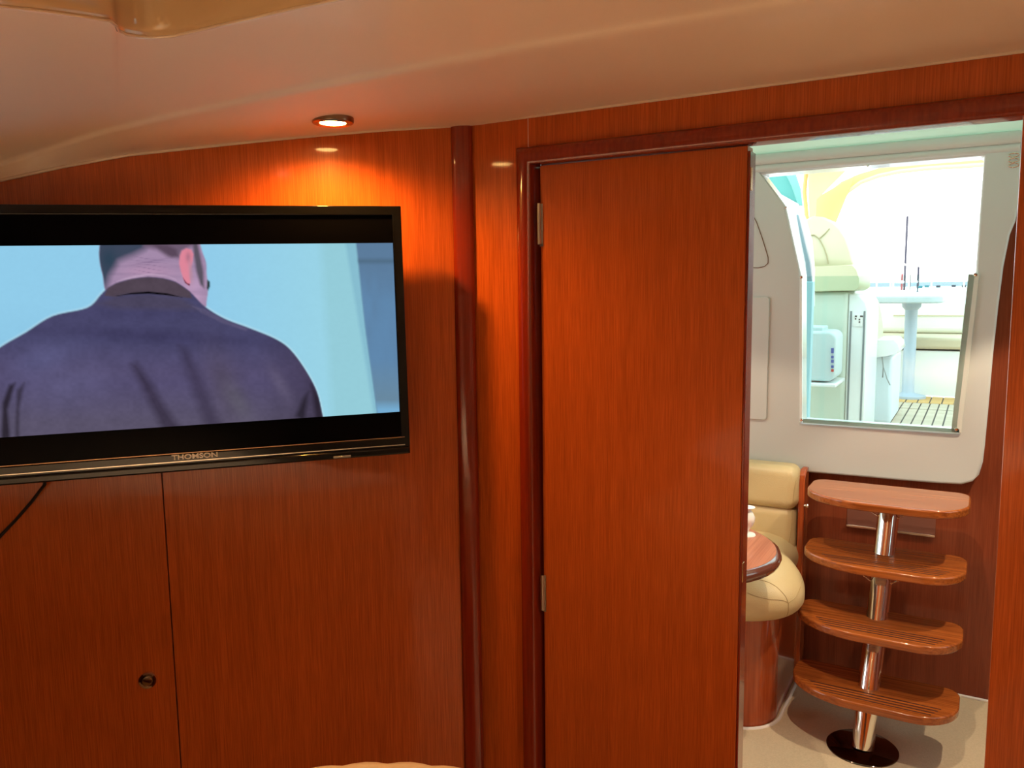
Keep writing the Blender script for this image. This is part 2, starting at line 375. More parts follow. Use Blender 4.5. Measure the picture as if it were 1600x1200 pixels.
# ---- cabin headliner: lower band, step, then the raised central recess (the overhead hatch moulding)
cols = [-300, -150, -60, 0, 60, 110, 150, 172, 183, 190, 202, 220, 245, 275, 310, 350, 400, 460, 520, 600, 690, 800, 950, 1100, 1300, 1600, 1900]
hat = [(-300, -30), (-150, -11), (-60, 1), (0, 8), (60, 15), (110, 22), (150, 28), (172, 31), (181, 38), (184, 46), (196, 52), (216, 56), (242, 57.5), (272, 55), (308, 47), (350, 37), (400, 26), (460, 12), (520, 0), (600, -18), (690, -38), (800, -62), (950, -95), (1100, -128), (1300, -175), (1600, -240), (1900, -300)]
cre = [(-300, 345), (-150, 306), (-60, 277), (0, 258), (60, 239), (110, 223), (165, 206), (250, 187), (350, 166), (450, 146), (550, 127), (650, 108), (790, 80), (950, 52), (1100, 27), (1300, -6), (1600, -50), (1900, -95)]
def wallpt(x):
    xx = min(x, 716)
    if x <= 727:
        y = interp(x, [(-300, 352), (-150, 316), (0, 283), (100, 261), (200, 243), (300, 232), (400, 221.5), (500, 212), (600, 204), (700, 198), (727, 196)])
        return onL(x, y)
    p = onY(x, 200, YD); return Vector((p.x, YD, ztrim))
R = [[] for _ in range(13)]
for i, x in enumerate(cols):
    p0 = wallpt(x)
    cz = interp(x, [(-300, 0.10), (0, 0.222), (150, 0.258), (350, 0.288), (520, 0.299), (750, 0.318), (1100, 0.332), (1900, 0.345)])
    hz = interp(x, [(-300, 0.245), (0, 0.292), (240, 0.322), (520, 0.340), (900, 0.352), (1900, 0.358)])
    hx, hy = hat[i]
    pc = onZ(x, interp(x, cre), Z(cz)); ph = onZ(hx, hy, Z(hz))
    dn = (N45 if x <= 727 else Vector((0, 1, 0)))*0.02
    up = lambda v, d: v+Vector((0, 0, d))
    R[0].append(p0+dn); R[1].append(p0)
    R[2].append(up(p0.lerp(pc, 0.10), 0.003))
    R[3].append(up(p0.lerp(pc, 0.45), -0.009*max(0, min(1, (x-150)/250))*max(0.25, min(1, (900-x)/250))))
    R[4].append(up(p0.lerp(pc, 0.88), -0.001))
    R[5].append(up(pc, -0.003)); L_ = (ph-pc).length
    R[6].append(up(pc.lerp(ph, 0.006/L_), 0.0045))
    R[7].append(up(pc.lerp(ph, 0.022/L_), 0.0045))
    R[8].append(up(pc.lerp(ph, 0.5), 0.004))
    R[9].append(pc.lerp(ph, 1-0.02/L_)); R[10].append(ph)
    R[11].append(Vector((ph.x*0.988, ph.y*0.988, Z(hz)+0.006)))
    R[12].append(Vector((ph.x*0.975, ph.y*0.975, Z(hz)+0.085)))
R.append([Vector((p.x*0.93, p.y*0.93, p.z+0.012)) for p in R[12]])
R.append([Vector((p.x*0.90, p.y*0.90, p.z+0.002)) for p in R[13]])
R.append([Vector((p.x*0.985, p.y*0.985, p.z+0.03)) for p in R[14]])
R.append([Vector((p.x*0.45, p.y*0.45, Z(0.44))) for p in R[15]])
def sheet(rows, nm, mt_):
    m = MB(); vr = [[m.bm.verts.new(p) for p in r] for r in rows]
    for a_, b_ in zip(vr[:-1], vr[1:]):
        for i in range(len(cols)-1): m.bm.faces.new((a_[i], a_[i+1], b_[i+1], b_[i]))
    return m.build(nm, mt_, kind='structure', subs=2, angle=80)
sheet(R[:11], 'ceiling', CEIL)
sheet([R[10]]+[[p.lerp(q, 0.5) for p, q in zip(R[10], R[11])]]+R[11:], 'trim_7', mat('tan_hatch_moulding', srgb(206, 178, 138), 0.18, coat=0.5))
MB().tube([p+Vector((0, 0, -0.0008)) for p in R[10]], 0.0022, 8).build('lip_highlight_tube', mat('lip_highlight', srgb(232, 214, 190), 0.15, coat=0.6), kind='structure')  # pale tube painted in as the highlight along the hatch lip
# the rest of the headliner, over and behind the eye
last = R[16]
poly = [Vector(p) for p in last]+[Vector((1.5, 1.2, Z(.44))), Vector((1.5, -2.1, Z(.44))), Vector((-2.3, -2.1, Z(.44))), Vector((-2.3, 0.2, Z(.44)))]
MB().prism([p+Vector((0, 0, 0.0)) for p in poly], (0, 0, 0.02)).build('ceiling', CEIL, kind='structure', smooth=False)
# cream piping along the wall head
tp = []
for x in range(-300, 728, 25): p = wallpt(x); tp.append(p-N45*0.002+Vector((0, 0, 0.0005)))
tp += [Vector((x_post-0.004, YD-0.002, ztrim)), Vector((0.3, YD-0.002, ztrim)), Vector((1.45, YD-0.002, ztrim))]
MB().tube(tp, 0.0028, 8).build('trim_3', PIPING, kind='structure')
# cabin walls behind the eye, and an unseen slab added over it to block stray daylight
MB().box(-2.5, 1.6, -2.2, YD+0.06, Z(0.50), Z(0.53)).build('daylight_cover', CREAM, kind='structure')
MB().box(1.5, 1.53, -2.1, YD, 0, 2.0).build('wall_right', CREAM, kind='structure')
MB().box(-2.4, 1.53, -2.13, -2.1, 0, 2.0).build('wall_front', CREAM, kind='structure')
m = MB(); m.box(-2.43, -2.4, -2.1, 0.4, 0, 2.0); m.build('wall_outboard', WOOD2, kind='structure')

# ================================================================== SALOON
# aft bulkhead below and right of the cream moulding, other saloon walls
yo = YB
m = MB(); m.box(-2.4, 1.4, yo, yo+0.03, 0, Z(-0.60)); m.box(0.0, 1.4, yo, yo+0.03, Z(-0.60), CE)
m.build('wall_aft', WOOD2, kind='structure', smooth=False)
for nm, xa, xb, mt_, wn in (('wall_port', -2.43, -2.4, CREAM, 'added_window_2'), ('wall_starboard', 1.4, 1.43, WOOD2, 'added_window_3')):  # unseen side windows added to throw cool daylight on the surround
    m = MB(); m.box(xa, xb, YD+0.05, YB, 0, Z(-0.36)); m.box(xa, xb, YD+0.05, YB, Z(0.36), CE+0.1); m.box(xa, xb, YD+0.05, 1.70, Z(-0.36), Z(0.36)); m.box(xa, xb, 2.85, YB, Z(-0.36), Z(0.36))
    m.build(nm, mt_, kind='structure', smooth=False)
    MB().box((xa+xb)/2-.003, (xa+xb)/2+.003, 1.70, 2.85, Z(-0.36), Z(0.36)).build(wn, ACRYL, kind='structure', smooth=False)
m = MB(); m.box(-2.43, 1.43, YD+0.02, 2.35, CE, CE+0.02); m.box(-2.43, -1.1, 2.35, 3.02, CE, CE+0.02); m.box(1.0, 1.43, 2.35, 3.02, CE, CE+0.02)
m.box(-2.43, YD, YD+0.022, YD+0.03, CE, CE+0.02)
m.build('ceiling', CREAM, kind='structure', smooth=False)
MB().box(-2.43, 1.5, YD+0.03, YD+0.05, ztrim-0.01, CE+0.02).build('wall_header', CREAM, kind='structure')
MB().box(-1.1, 1.0, 2.35, 3.10, CE+0.001, CE+0.009).build('window_1', HATCHG, kind='structure')
# white carpet edging
m = MB(); m.box(-0.50, 0.6, YB-0.011, YB-0.001, 0.0, 0.007); m.build('trim_4', WHITEP, kind='structure', bevel=0.002)

# ---- cream moulded companionway surround
YS = 3.009
sur = thing('companionway_surround', 'glossy cream moulded surround framing the companionway opening above the steps', 'door surround', (-0.3, YS, Z(-0.68)))
outer = [(1180, 241), (1598, 203), (1597, 300), (1587, 345), (1578, 367), (1568, 417), (1560, 480), (1552, 553), (1545, 633), (1539, 697), (1536, 722), (1530, 742), (1519, 753), (1502, 757.5), (1470, 756), (1400, 750.5), (1330, 744), (1256, 738), (1215, 735), (1150, 729), (1080, 722)]
op = [onY(x, y, YS) for x, y in outer]
zt = Z(0.460)
op[0] = Vector((-1.05, YS, zt)); op[1] = Vector((0.078, YS, zt)); op[-1] = Vector((-1.05, YS, op[-1].z))
hole = [(1190, 272), (1228, 322), (1252, 430), (1252, 661), (1496, 677), (1524, 430), (1531, 330), (1538, 243)]
hp = [onY(x, y, YS) for x, y in hole]
m = MB(); m.prism(op, (0, 0.11, 0), [hp]); m.build('moulding', CREAM, sur, bevel=0.016, seg=5)
# raised head band with soft ridges
for za, zb, pr_ in ((0.418, 0.458, 0.012), (0.395, 0.420, 0.006)):
    pts = [(YS+0.004, Z(za)), (YS-pr_*0.6, Z(za)+0.003), (YS-pr_, Z(za)+0.010), (YS-pr_, Z(zb)-0.008), (YS-pr_*0.6, Z(zb)-0.001), (YS+0.004, Z(zb))]
    MB().prism([(-1.04, y, z) for y, z in pts], (1.115, 0, 0)).build('head_band', CREAM, sur, angle=70)
# flat cover plate and triangular hatch line left of the opening
p1, p2 = onY(1203, 464, YS), onY(1199, 656, YS)
rr = rrect(-0.95, p1.x, p2.z, p1.z, 0.012)
MB().prism([(x, YS-0.0005, z) for x, z in rr], (0, -0.008, 0)).build('cover_plate', CREAM, sur, bevel=0.002)
tri = [onY(x, y, YS-0.0012) for x, y in ((1150, 300), (1170, 325), (1182, 347), (1191, 372), (1200, 402), (1200, 411), (1195, 416), (1185, 418.5), (1172, 418), (1140, 415))]
MB().tube(tri, 0.0014, 6).build('hatch_seam', mat('seam_brown', srgb(120, 84, 60), .6), sur)
# chrome vent clips top right
for k in range(3):
    q = onY(1584, 242+k*8, YS-0.002)
    MB().tube([q+Vector((math.cos(t)*0.014, 0, math.sin(t)*0.006)) for t in [j*2*PI/12 for j in range(13)]], 0.0022, 8).build('vent_ring', CHROME, sur)
def screw(px, py, par, Y=YS-0.012, r=0.006):
    q = onY(px, py, Y)
    a_ = MB().lathe((q.x, Y, q.z), [(r, 0.003), (r, -0.001), (r*0.7, -0.003), (0, -0.0035)], (0, 1, 0), 16).build('screw', CHROME, par)
# ---- clear washboard over the lower half
cd = thing('washboard', 'clear acrylic washboard screwed over the lower half of the companionway opening', 'door panel', (-0.3, YS, Z(-0.5)))
YW = YS-0.010
wp = [onY(x, y, YW) for x, y in ((1254, 432), (1254, 660), (1494, 676), (1523, 429))]
MB().prism(wp, (0, 0.006, 0)).build('pane', ACRYL, cd, smooth=False)
def strip(pts, wdt, name, y=YW-0.001, t=0.008, mt=None):
    a_, b_ = Vector(pts[0]), Vector(pts[1]); d_ = (b_-a_).normalized(); n_ = Vector((-d_.z, 0, d_.x))*wdt
    MB().obox(a_, b_-a_, (0, t, 0), n_).build(name, mt or ACRYLE, cd, bevel=0.001, seg=2)
strip((onY(1253, 431, YW), onY(1253, 660, YW)), -0.008, 'side_rail', mt=GEL)
strip((onY(1254, 661, YW), onY(1499, 678, YW)), 0.016, 'bottom_rail')
strip((onY(1502, 677, YW), onY(1530, 429, YW)), 0.030, 'side_rail', mt=GREYM)
for x, y in ((1252, 433), (1524, 429), (1252, 656), (1494, 671)): screw(x, y, cd)
screw(1228, 324, sur, YS-0.002, 0.005); screw(1356, 259, sur, YS-0.002, 0.004)

# ---- steps
st = thing('companionway_steps', 'four varnished wooden treads on a polished steel post below the companionway', 'steps', (-0.257, 2.555, 0))
treads = [(Z(-0.67), 2.605, 2.975), (Z(-0.865), 2.60, 2.86), (Z(-1.05), 2.53, 2.765), (Z(-1.235), 2.465, 2.70)]
xl, xr = -0.476, -0.004
def tread(i, zt_, yf, yb):
    if i == 0: yf = 2.625; yb = 2.90
    L = xr-xl; pts = []; hw = L/2; xc = (xl+xr)/2; dpt = yb-yf
    rf = 0.148; rb = 0.045
    ex = 0.205
    # front-left corner sweeps in a long ellipse, back corners are tight
    def arc(cx, cy, ax, ay, a0, a1, n=10): return [(cx+ax*math.cos(math.radians(a0+(a1-a0)*k/n)), cy+ay*math.sin(math.radians(a0+(a1-a0)*k/n))) for k in range(n+1)]
    pts = arc(xl+ex, yf+rf, ex, rf, 180, 270, 14)+arc(xr-ex*0.6, yf+rf*0.85, ex*0.6, rf*0.85, 270, 360, 14)+arc(xr-rb, yb-rb, rb, rb, 0, 90, 6)+arc(xl+rb, yb-rb, rb, rb, 90, 180, 6)
    t_ = MB().prism([(x, y, zt_-0.026) for x, y in pts], (0, 0, 0.026)).build('tread', TREAD, st, bevel=0.006, seg=4)
    for k in range(4 if i else 0):
        yy = yf+0.030+0.016*k; x0 = xl+0.10-0.012*k; x1 = xr-0.07+0.008*k
        MB().box(x0, x1, yy-0.0022, yy+0.0022, zt_-0.001, zt_+0.0005).build('grip_groove', GROOVE, t_, smooth=False)
    return t_
for i, (z_, yf, yb) in enumerate(treads): tread(i, z_, yf, yb)
def post_at(z): return Vector((lerp(-0.255, -0.232, z/0.75), interp(z, [(0, 2.55), (0.19, 2.60), (0.36, 2.70), (0.56, 2.79), (0.76, 2.86)]), z))
MB().tube([post_at(z) for z in (0.004, 0.09, 0.19, 0.28, 0.37, 0.46, 0.555, 0.65, 0.728)], 0.0325, 32).build('post', CHROME, st, angle=60)
MB().lathe((-0.257, 2.555, 0), [(0.103, 0.0), (0.103, 0.003), (0.097, 0.007), (0.0, 0.008)], n=48).build('base_plate', mat('dark_polished_plate', (0.10, 0.07, 0.06, 1), 0.08, metal=1), st)
for zt_, w_ in ((Z(-0.70), 0.075), (Z(-0.895), 0.06)):
    p = post_at(zt_-0.055)
    for sgn in (-1, 1):
        q = p+Vector((sgn*0.03, -0.01, 0.0)); MB().tube([q, q+Vector((sgn*w_*0.45, -0.01, 0.022)), q+Vector((sgn*w_, -0.02, 0.056))], 0.0028, 8).build('bracket_rod', CHROME, st)

# recessed steel-lipped slots in the bulkhead behind the steps
ap = thing('bulkhead_slot', 'steel-lipped rectangular slot in the wooden bulkhead behind the top tread', 'slot', (-0.26, YB, Z(-0.85)))
a_, b_ = onY(1324, 793, YB), onY(1461, 836, YB)
zb_ = onY(1324, 820, YB).z; zt_ = onY(1324, 793, YB).z
MB().box(a_.x, b_.x, YB-0.003, YB-0.0005, zb_, zt_).build('slot_plate', mat('slot_plate_brown', srgb(130, 84, 70), .35, metal=.3), ap, bevel=.001)
MB().box(a_.x, b_.x, YB-0.014, YB-0.002, zb_-0.003, zb_+0.005).build('slot_lip', STEEL, ap, bevel=.001)
s2 = MB().box(onY(1322, 846, YB).x, onY(1375, 852, YB).x, YB-0.004, YB-0.0005, onY(1322, 872, YB).z, onY(1322, 846, YB).z).build('cover_plate', mat('plate_brown', srgb(118, 64, 48), .25, coat=.5), bevel=.001)
tag(s2, 'small brown cover plate on the bulkhead just above the second tread', 'cover plate')

# ---- dinette seat
ds = thing('dinette_seat', 'beige leather dinette seat on a curved wooden base beside the steps', 'seat', (-0.8, 2.75, 0))
def rounded_plan(x0, x1, y0, y1, r, n=10):
    pts = [(x0, y0)]
    pts += [(x1-r+r*math.sin(math.radians(90*k/n)), y0+r-r*math.cos(math.radians(90*k/n))) for k in range(n+1)]
    return pts+[(x1, y1), (x0, y1)]
MB().prism([(x, y, 0.002) for x, y in rounded_plan(-1.5, -0.525, 2.49, 3.05, 0.13)], (0, 0, 0.355)).build('base', BASEW, ds, angle=60)
e_ = [(x, y, 0.0) for x, y in rounded_plan(-1.5, -0.515, 2.48, 3.05, 0.14)]
MB().tube(e_[1:-1], 0.006, 8).build('base_edging', WHITEP, ds)
# cushion: stacked rounded outlines
def cushion_plan(x0, x1, y0, y1, r, n=10):
    pts = [(x0, y0)]+[(x1-r+r*math.sin(math.radians(90*k/n)), y0+r-r*math.cos(math.radians(90*k/n))) for k in range(n+1)]
    for t in (0.2, 0.4, 0.6, 0.8, 1.0): pts.append((x1-0.088*(3*t*t-2*t**3), y0+r+(y1-0.16-y0-r)*t))
    return pts+[(x1-0.088, y1), (x0, y1)]
def pillow_stack(name, mt, x0, x1, y0, y1, z0, z1, r, rz, par, bulge=0.01, n=10):
    rings = []
    for k in range(n+1):
        t = k/n; z = z0+(z1-z0)*t
        dz = min(z-z0, z1-z); ins = 0 if dz >= rz else rz-math.sqrt(max(0, rz*rz-(rz-dz)**2))
        o_ = bulge*math.sin(PI*t)-ins
        rings.append([(x, y, z) for x, y in cushion_plan(x0, x1+o_, y0-o_, y1, r)])
    return MB().rings(rings).build(name, mt, par, angle=70)
pillow_stack('seat_cushion', VINYL, -1.5, -0.452, 2.415, 2.99, 0.36, 0.535, 0.16, 0.085, ds, 0.012, 16)
# seam on the cushion front
sm = mat('stitch_dark', srgb(150, 130, 92), .6)
cs = [onY(x, y, 2.407) for x, y in ((1150, 926), (1170, 931), (1195, 937), (1215, 940))]
# backrest and headrest, vertical slabs with rounded edges
def slab(name, x0, x1, y0, y1, z0, z1, r, mt, par):
    rings = []
    n = 8
    y1 -= 0.06; prof_ = rrect(z0, z1, y0, y1+0.08, r, 7)
    m_ = MB()
    xs = [x0, x1-r]+[x1-r+r*math.sin(PI/2*k/n) for k in range(1, n+1)]
    for x in xs:
        q = max(0, x-(x1-r)); ins = r-math.sqrt(max(0, r*r-q*q))
        zc, yc = (z0+z1)/2, (y0+y1+0.08)/2; 
        rings.append([(x, yc+(y-yc)*(1-ins/((y1+0.08-y0)/2)), zc+(z-zc)*(1-ins/((z1-z0)/2))) for z, y in prof_])
    return m_.rings(rings).build(name, mt, par, angle=70)
slab('backrest', -1.5, -0.540, 2.895, 2.98, Z(-0.99), Z(-0.787), 0.035, VINYL, ds)
slab('headrest', -1.5, -0.533, 2.885, 2.98, Z(-0.795), Z(-0.640), 0.035, VINYL, ds)
sp = MB(); sp.prism([(-0.536, y, z) for y, z in ((2.93, 0.0), (2.93, Z(-0.70)), (2.94, Z(-0.672)), (2.965, Z(-0.657)), (3.005, Z(-0.655)), (3.005, 0))], (0.022, 0, 0)); sp.build('side_panel', BASEW, ds, bevel=0.004)
q = onX(1258, 790, -0.51)
MB().lathe((-0.514, q.y if 2.9 < q.y < 3.05 else 2.955, q.z), [(0.004, 0), (0.004, 0.006), (0.008, 0.010), (0.008, 0.015), (0.0, 0.018)], (1, 0, 0), 16).build('knob', CHROME, ds)
from mathutils.bvhtree import BVHTree
def on_surface(ob, pts, lift=0.0006):
    me_ = ob.data; o_ = WLOC[ob.name]
    bv = BVHTree.FromPolygons([v.co+o_ for v in me_.vertices], [tuple(p.vertices) for p in me_.polygons]); out = []
    for x, y in pts:
        d_ = Vector(ray(x, y)).normalized(); h = bv.ray_cast(Vector((0, 0, H0)), d_)
        if h[0] is not None: out.append(h[0]-d_*lift)
    return out
def crv(pts, n=6):
    P_ = [pts[0]]+list(pts)+[pts[-1]]; out = []
    for i in range(1, len(P_)-2):
        for k in range(n):
            t = k/n; a0, a1, a2, a3 = P_[i-1], P_[i], P_[i+1], P_[i+2]
            out.append(tuple(0.5*((2*a1[j])+(-a0[j]+a2[j])*t+(2*a0[j]-5*a1[j]+4*a2[j]-a3[j])*t*t+(-a0[j]+3*a1[j]-3*a2[j]+a3[j])*t**3) for j in range(2)))
    return out+[tuple(pts[-1])]
cush = [o for o in ds.children if o.name.startswith('seat_cushion')][0]; hr = [o for o in ds.children if o.name.startswith('headrest')][0]; bk = [o for o in ds.children if o.name.startswith('backrest')][0]
for ob_, pts in ((cush, [(1168, 926), (1180, 931), (1200, 936), (1222, 938), (1232, 942)]), (cush, [(1232, 942), (1226, 930), (1212, 916), (1196, 908), (1180, 905), (1168, 905)]), (cush, [(1232, 942), (1242, 934), (1249, 922), (1253, 908)]), (cush, [(1232, 942), (1231, 958), (1224, 972)]),
                 (hr, [(1252, 740), (1245, 748), (1241, 765), (1239, 783)]), (bk, [(1238, 795), (1236, 830), (1228, 868)])):
    q_ = on_surface(ob_, crv(pts))
    if len(q_) > 2: MB().tube(q_, 0.0011, 6).build('seam', mat('stitch_tan', srgb(176, 152, 108), .7), ob_)
# curved stitching
def seam(pts, par, r=0.0012): MB().tube(pts, r, 6).build('seam', sm, par)
# ---- dining table
dt = thing('dining_table', 'oval wooden dining table with a dark rounded edge in front of the beige seat', 'table', (-0.95, 2.2, 0))
cx_, cy_, ra, rb_ = -0.98, 2.235, 0.52, 0.36
def ell(a_, b_, z_, n=64): return [(cx_+a_*math.cos(2*PI*k/n), cy_+b_*math.sin(2*PI*k/n), z_) for k in range(n)]
MB().rings([ell(ra-.006, rb_-.006, Z(-.771)), ell(ra-.006, rb_-.006, Z(-.7495))]).build('table_top', TABLEW, dt, angle=30)
MB().rings([ell(ra-.01, rb_-.01, Z(-.786)), ell(ra+.004, rb_+.004, Z(-.781)), ell(ra+.009, rb_+.009, Z(-.768)), ell(ra+.004, rb_+.004, Z(-.754)), ell(ra-.0055, rb_-.0055, Z(-.750)), ell(ra-.0055, rb_-.0055, Z(-.771))]).build('table_edge', mat('dark_edge', srgb(96, 54, 42), .18, coat=.8), dt, angle=50)
MB().lathe((cx_, cy_, 0), [(0.14, 0), (0.14, .01), (0.045, .02), (0.045, .62), (0.12, .634)], n=32).build('pedestal', CHROME, dt)
# ---- white goblet on the table, seen past the door edge
q = onY(1172, 785, 2.35); tz = Z(-.7495)
# its bowl stands just inside the door edge
gx, gy = onY(1168, 785, 2.40).x, 2.40
g_ = MB().lathe((gx, gy, tz), [(0.026, 0), (0.024, .004), (0.006, .008), (0.006, .018), (0.016, .028), (0.022, .042), (0.023, .055), (0.017, .068), (0.011, .076), (0.011, .080), (0.022, .0835), (0.023, .086), (0.0, .088)], n=24).build('sugar_pot', WHITEP)
tag(g_, 'small white lidded pot on the dining table, half hidden by the door', 'pot')

# ================================================================== downlights
def downlight(p, label, lens, tilt=None, ring=True):
    t = thing('downlight', label, 'ceiling light', p, 'recessed ceiling downlights' if not ring else None)
    ax = (0, 0, 1)
    MB().lathe(p, [(0.022, 0.0), (0.0225, -0.003), (0.030, -0.005), (0.0345, -0.0025), (0.0355, 0.001), (0.0355, 0.006), (0.022, 0.006)], ax, 40).build('rim', RIM, t)
    MB().lathe(p, [(0.0222, -0.0005), (0.021, -0.003), (0.0, -0.0045)], ax, 32).build('lens', lens, t)
    return t
downlight(lampL, 'lit round bronze-rimmed downlight in the headliner above the television', LENS)
for p, w_ in zip(cabin_lamps[1:]+[Vector((0.52, 0.50, H0+0.402))], ('directly over the viewpoint, added unseen for bounce light', 'over the middle of the bed, added unseen for bounce light', 'over the head of the bed, added unseen for bounce light', 'to the right of the viewpoint')): downlight(Vector((p.x, p.y, p.z+0.034)), 'bronze-rimmed downlight in the cabin headliner '+w_, LENSOFF, ring=False)
for p, w_ in zip(saloon_lamps, ('to the right of the steps', 'above the dining table', 'nearest the cabin doorway')): downlight(p, 'round downlight in the saloon headlining '+w_, LENSOFF, ring=False)

# ================================================================== television
tvn = np.array([-math.sin(math.radians(46.2)), math.cos(math.radians(46.2)), 0])
TVG = 0.094
trp = onP(627, 322, LN, DW-TVG); tvd = float(np.array(trp-Vector(UP))@tvn)
def onT(px, py, off=0.0): return onP(px, py, tvn, tvd-off)
TR, BR = onT(627, 321.5), onT(641.5, 708.5)
EX = Vector((math.cos(math.radians(46.2)), math.sin(math.radians(46.2)), 0)); NI = Vector(tvn)   # EX to the right, NI into the wall
EZ = (TR-BR).normalized(); HT = (TR-BR).length
# let the casing lean with the measured side edge and bottom edge
bl = onT(0, 759.5); EXb = (BR-bl).normalized(); tl = onT(0, 318.5)
EX = ((BR-bl).normalized()+(TR-tl).normalized()).normalized()
EZ = (EZ-EX*EZ.dot(EX)).normalized()
WT = 0.745
def tvp(u, v, d=0.0): return BR-EX*u+EZ*v+NI*d      # u leftwards from the right side, v up from the bottom, d into the wall
def tuv(px, py): p = onT(px, py)-BR; return -p.dot(EX), p.dot(EZ)
tv = thing('television', 'flat black television showing the back of a man in a dark jacket', 'television', tvp(WT/2, 0, 0.02))
def tbox(u0, u1, v0, v1, d0, d1): return MB().obox(tvp(u0, v0, d0), -EX*(u1-u0), EZ*(v1-v0), NI*(d1-d0))
tbox(0, WT, 0, HT, 0.004, 0.030).build('casing', BLACKS, tv, bevel=0.003)
tbox(0.08, WT-0.08, 0.06, HT-0.05, 0.030, 0.052).build('back_cover', BLACKS, tv, bevel=0.008)
us, vs_top = tuv(611, 338); ub, vs_bot = tuv(626, 676)
sb = 0.0165
# bezel frame around the screen
m = MB(); out = [(0.0005, 0.0005), (WT, 0.0005), (WT, HT-.0005), (0.0005, HT-.0005)]
scr_b = tuv(626, 684)[1]; scr_t = tuv(620, 336)[1]
inn = [(sb, scr_b), (WT-sb, scr_b), (WT-sb, scr_t), (sb, scr_t)]
m.prism([tvp(u, v, 0.004) for u, v in out], -NI*0.005, [[tvp(u, v, 0.004) for u, v in inn]])
m.build('bezel', BLACKG, tv, bevel=0.0015, seg=3)
tbox(sb-0.001, WT-sb+0.001, scr_b-0.001, scr_t+0.001, 0.0015, 0.004).build('screen_glass', SCREENB, tv, smooth=False)
va, vb = tuv(622, 683)[1], tuv(622, 695)[1]
tbox(0.010, WT-0.01, va-0.0006, va+0.0006, -0.0022, 0.0).build('accent_line', mat('copper_line', (0.5, 0.3, 0.18, 1), .3, metal=1), tv, smooth=False)
tbox(0.010, WT-0.01, vb-0.0008, vb+0.0008, -0.0024, 0.0).build('accent_line', SILVER, tv, smooth=False)
tbox(0.002, WT-0.002, 0.001, vb-0.004, -0.006, 0.0).build('lower_bezel', BLACKG, tv, bevel=0.004)
u_, v_ = tuv(534, 711); tbox(u_-0.016, u_+0.016, 0.003, 0.0075, -0.008, -0.004).build('status_light', mat('sensor_strip', (0.4, 0.38, 0.36, 1), .2, metal=1), tv, bevel=.001)
u_, v_ = tuv(305, 712.5)
text_part('brand_lettering', 'THOMSON', 0.0118, LETTER, tv, tvp(u_, v_, -0.0025), EX, EZ, sx=1.28)
# wall bracket
MB().obox(tvp(WT/2+0.06, HT/2-0.06, 0.05), EX*0.12, EZ*0.12, NI*0.055).build('wall_bracket', BLACKS, tv, bevel=.004)
# picture on the screen: a colour-per-vertex emissive panel
pic = [tuv(612, 379.5), tuv(622, 643.5)]
pu = sb+0.0008; pvt = tuv(612, 379.5)[1]; pvb = tuv(622, 643.5)[1]
NU, NV = 460, 190
def S3(r, g_, b): return np.array(srgb(r, g_, b)[:3])
uu = np.linspace(pu, WT-pu, NU); vv = np.linspace(pvb, pvt, NV)
UU, VV = np.meshgrid(uu, vv)
Pw = (np.array(BR)[None, None]-np.array(EX)[None, None]*UU[..., None]+np.array(EZ)[None, None]*VV[..., None]+np.array(NI)[None, None]*0.001)
cc = (Pw-UP)@RW; PX = CX+F*cc[..., 0]/cc[..., 2]; PY = CY+F*cc[..., 1]/cc[..., 2]
def inside(poly, soft=1.2):
    x, y = PX, PY; ins = np.zeros(x.shape, bool); dist = np.full(x.shape, 1e9)
    n = len(poly)
    for i in range(n):
        x0, y0 = poly[i]; x1, y1 = poly[(i+1) % n]
        c_ = ((y0 > y) != (y1 > y)) & (x < (x1-x0)*(y-y0)/((y1-y0)+1e-9)+x0); ins ^= c_
        t = np.clip(((x-x0)*(x1-x0)+(y-y0)*(y1-y0))/((x1-x0)**2+(y1-y0)**2+1e-9), 0, 1)
        dist = np.minimum(dist, np.hypot(x-x0-t*(x1-x0), y-y0-t*(y1-y0)))
    sd = np.where(ins, dist, -dist)
    return np.clip(0.5+sd/(2*soft), 0, 1)
def blob(cx, cy, rx, ry, ang=0, p=1.0):
    a_ = math.radians(ang); dx, dy = PX-cx, PY-cy
    q_ = ((dx*math.cos(a_)+dy*math.sin(a_))/rx)**2+((-dx*math.sin(a_)+dy*math.cos(a_))/ry)**2
    return np.exp(-q_*p)
def smooth_noise(sx_, sy_, seed):
    rng = np.random.RandomState(seed); g0 = rng.rand(64, 64)
    a_ = (PX/sx_) % 63; b_ = (PY/sy_) % 63; i0 = a_.astype(int); j0 = b_.astype(int); fx = a_-i0; fy = b_-j0
    fx = fx*fx*(3-2*fx); fy = fy*fy*(3-2*fy)
    return (g0[j0, i0]*(1-fx)+g0[j0, i0+1]*fx)*(1-fy)+(g0[j0+1, i0]*(1-fx)+g0[j0+1, i0+1]*fx)*fy
img = np.zeros(PX.shape+(3,))
def over(col, a_):
    global img
    col = np.asarray(col); a_ = np.clip(a_, 0, 1)[..., None]; img = img*(1-a_)+col*a_
tx = np.clip((PX-330)/260, 0, 1)[..., None]
img = S3(148, 208, 238)*(1-tx)+S3(160, 218, 232)*tx
over(S3(132, 190, 224), np.clip((PY-470)/260, 0, .5)*(PX < 150))
over(S3(150, 206, 218), inside([(500, 370), (545, 370), (590, 660), (520, 660)], 8)*.8)
over(S3(132, 186, 206), inside([(538, 370), (556, 370), (596, 660), (586, 660)], 3)*.8)
dk = inside([(555, 370), (640, 370), (640, 660), (592, 660), (572, 520)], 1.8)
over(S3(94, 126, 158), dk); over(S3(78, 104, 124), dk*np.clip(1-abs(PY-408)/7, 0, 1)*.7)
